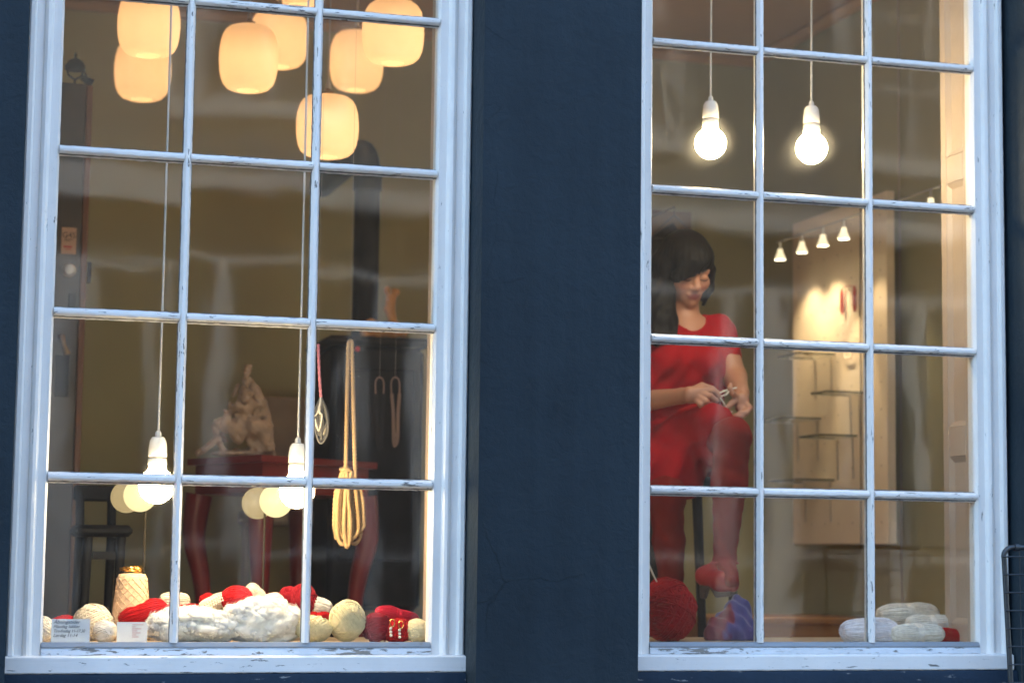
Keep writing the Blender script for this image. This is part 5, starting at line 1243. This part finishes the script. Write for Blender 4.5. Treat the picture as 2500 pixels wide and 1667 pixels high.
def dfold(D, X, Y, Z):
    D = D+.0035*np.sin(Z*75+9*np.sin(X*14)+X*22)*np.exp(-((Z-waist[2]-.02)/.09)**2)+.0045*np.sin(X*62+7*np.sin(Z*8))*np.clip((pel[2]+.04-Z)/.12, 0, 1)+.0022*np.sin(X*90-Z*70+Y*40)
    D = np.maximum(D, zhem+.006*np.sin(X*50)-Z)
    for c_, r_, zz in ((NB+np.array((.003, -.02, .048)), .057, .07), ):
        D = np.maximum(D, -(np.sqrt(((X-c_[0])/1.0)**2+((Y-c_[1])/1.6)**2+((Z-c_[2])/1.25)**2)-r_))
    # open under the hem
    inner = np.sqrt(((X-knR[0])/.066)**2+((Y-.72)/.07)**2)-1; D = np.where(Z < zhem+.05, np.maximum(D, -inner*.06), D)
    return D
P, Q = sdf_mesh(dress, lo, hi, .0062, .03, dfold); P = smooth_pts(P, Q, 2, .4); np_build('dress', P, Q, M['dress'], person)
# --- stockings and shoes
M['stocking'] = simple('dark red stockings', (.17,.008,.005), .75, .12, 8, .1, .004, spec=.06)
for nm, prs in (('L', [cone_p(hipL*.55+knL*.45, knL, .074, .0555, .03), cone_p(knL, knL*.62+anL*.38, .0535, .0535, .02), cone_p(knL*.62+anL*.38, anL, .0515, .0325, .02), cone_p(anL, V3(1682, 1335, .42), .034, .022, .015)]),
                ('R', [cone_p(hipR*.4+knR*.6, knR, .070, .0595, .03), cone_p(knR, knR*.6+anR*.4, .054, .046, .02), cone_p(knR*.6+anR*.4, anR, .046, .032, .02), cone_p(anR, V3(1548, 1440, .60), .033, .022, .015)])):
    lo = np.min([p[2] for p in prs], 0)-.02; hi = np.max([p[3] for p in prs], 0)+.02
    P, Q = sdf_mesh(prs, lo, hi, .006, .02, lambda D, X, Y, Z: D+.0012*np.sin(Z*120+X*60)); P = smooth_pts(P, Q, 1, .4); np_build('stocking', P, Q, M['stocking'], person)
M['shoe'] = simple('red leather', (.26,.012,.016), .35, .08, 12, .05); M['sole'] = simple('dark sole', (.05,.035,.03), .5, .1, 12, .05)
def shoe(an, heel, ball, toe):
    prs = [cone_p(heel, ball, .026, .029, .02), cone_p(ball, toe, .028, .017, .02), cone_p(an+np.array((0,0,-.012)), heel, .033, .026, .02)]
    cut = lambda D, X, Y, Z: np.maximum(D, (Z-(an[2]+.004)))
    lo = np.min([p[2] for p in prs], 0)-.02; hi = np.max([p[3] for p in prs], 0)+.02
    P, Q = sdf_mesh(prs, lo, hi, .005, .02, cut); s = np_build('shoe', smooth_pts(P, Q, 1), Q, M['shoe'], person)
    h2, b2, t2 = Vector(heel), Vector(ball), Vector(toe); dn = Vector((0, 0, -.025))
    b = MB(); b.tube([h2+dn, (h2+b2)/2+dn+Vector((0,0,.012)), b2+dn, t2+Vector((0,0,-.019))], [.024, .020, .031, .014], 12, flat=.35); b.tube([h2+dn, h2+Vector((-.006, 0, -.066))], [.018, .010], 10); b.build('sole', M['sole'], s)
    b = MB(); a_ = Vector(an); b.tube([a_+Vector((.040*math.cos(q), .040*math.sin(q), .0)) for q in np.linspace(0, 6.28, 22)[:-1]], .004, 6, closed=True); b.build('strap', M['shoe'], s)
shoe(anL, V3(1620, 1322, .53), V3(1660, 1336, .46), V3(1684, 1346, .42)); shoe(anR, V3(1546, 1432, .70), V3(1550, 1440, .62), V3(1552, 1446, .57))
# --- stool with a foot bar
seat_z = pel[2]-.108
stl = thing('stool', (pel[0], .95, ZF), 'black stool with a foot bar under the seated woman', 'stool')
b = MB(); b.lathe([(.0, -.03), (.16, -.03), (.172, -.02), (.172, -.004), (.165, 0), (0, 0)], (pel[0], .95, seat_z), 32); b.build('seat', M['black_wood'], stl)
for sx, sy in ((-1,-1), (1,-1), (-1,1), (1,1)):
    b = MB(); b.tube([(pel[0]+sx*.11, .95+sy*.11, seat_z-.0305), (pel[0]+sx*.15, .95+sy*.15, ZF)], [.017, .014], 10); b.build('leg', M['black_wood'], stl)
fz_ = V3(1550, 1440, .62)[2]-.045
b = MB(); b.tube([(pel[0]-.14, .83, fz_), (pel[0]-.14, .66, fz_), (pel[0]+.10, .66, fz_), (pel[0]+.14, .83, fz_)], .007, 8); b.build('foot_bar', M['metal'], stl)
# --- knitting between her hands
kn = thing('knitting', Vector(hd(1660, 930)), 'strip of pale cord being knitted between her two hands', 'knitting')
b = MB(); b.tube([hd(1648, 905, -.02), hd(1662, 898, -.03), hd(1692, 890, -.02)], .0026, 6); b.tube([hd(1650, 912, -.02), hd(1668, 906, -.035), hd(1676, 896, -.03)], .0024, 6); b.build('cord', YM['natural'], kn)
b = MB(); b.tube([hd(1648, 903, -.018), hd(1660, 922, -.03), hd(1676, 947, -.03)], [.0022, .0024, .0016], 6); b.build('needle', M['needle'], kn)
b = MB(); b.tube(arc([hd(1640, 932, -.03), hd(1646, 945, -.035), hd(1650, 956, -.04), hd(1660, 952, -.04), hd(1657, 944, -.036), hd(1650, 948, -.034), hd(1654, 957, -.03), hd(1672, 950, -.03), hd(1682, 945, -.03)], 48), .0028, 6); b.tube(arc([hd(1650, 955, -.036), hd(1630, 962, -.03), hd(1612, 980, -.01), hd(1604, 998, .02)], 18), .0024, 6); b.build('loop', YM['natural'], kn)
# --- coloured scarf on the window board
M['scarf'], nt, bs, out = newmat('violet and red scarf'); f_ = noise_tex(nt, coord(nt, (9, 9, 5)), 1, 2, .5, .5)
nt.links.new(ramp(nt, f_, [(.40, (.05,.045,.16)), (.50, (.09,.06,.18)), (.54, (.18,.007,.022)), (.70, (.14,.006,.018))]), bs.inputs['Base Color']); bs.inputs['Roughness'].default_value = .9; bs.inputs['Sheen Weight'].default_value = .3
prs = [cone_p(V3(1640, 1462, .25), V3(1728, 1462, .25), .030, .028, .03), cone_p(V3(1650, 1440, .26), V3(1700, 1395, .28), .030, .018, .03), cone_p(V3(1700, 1395, .28), V3(1722, 1450, .26), .018, .03, .03), cone_p(V3(1690, 1440, .25), V3(1680, 1400, .27), .03, .02, .03), cone_p(V3(1694, 1398, .28), V3(1697, 1372, .29), .018, .010, .02)]
lo = np.min([p[2] for p in prs], 0)-.02; hi = np.max([p[3] for p in prs], 0)+.02
P, Q = sdf_mesh(prs, lo, hi, .005, .03, lambda D, X, Y, Z: np.maximum(D+.006*np.sin(X*120+Z*45)*np.sin(Y*90+Z*60), ZB-Z)); cm = Vector((P[:,0].mean(), P[:,1].mean(), P[:,2].min()))
o = np_build('scarf', P, Q, M['scarf']); o.data.transform(Matrix.Translation(-cm)); o.location = cm; tag(o, 'crumpled violet and red scarf on the window board before the second bar', 'scarf')
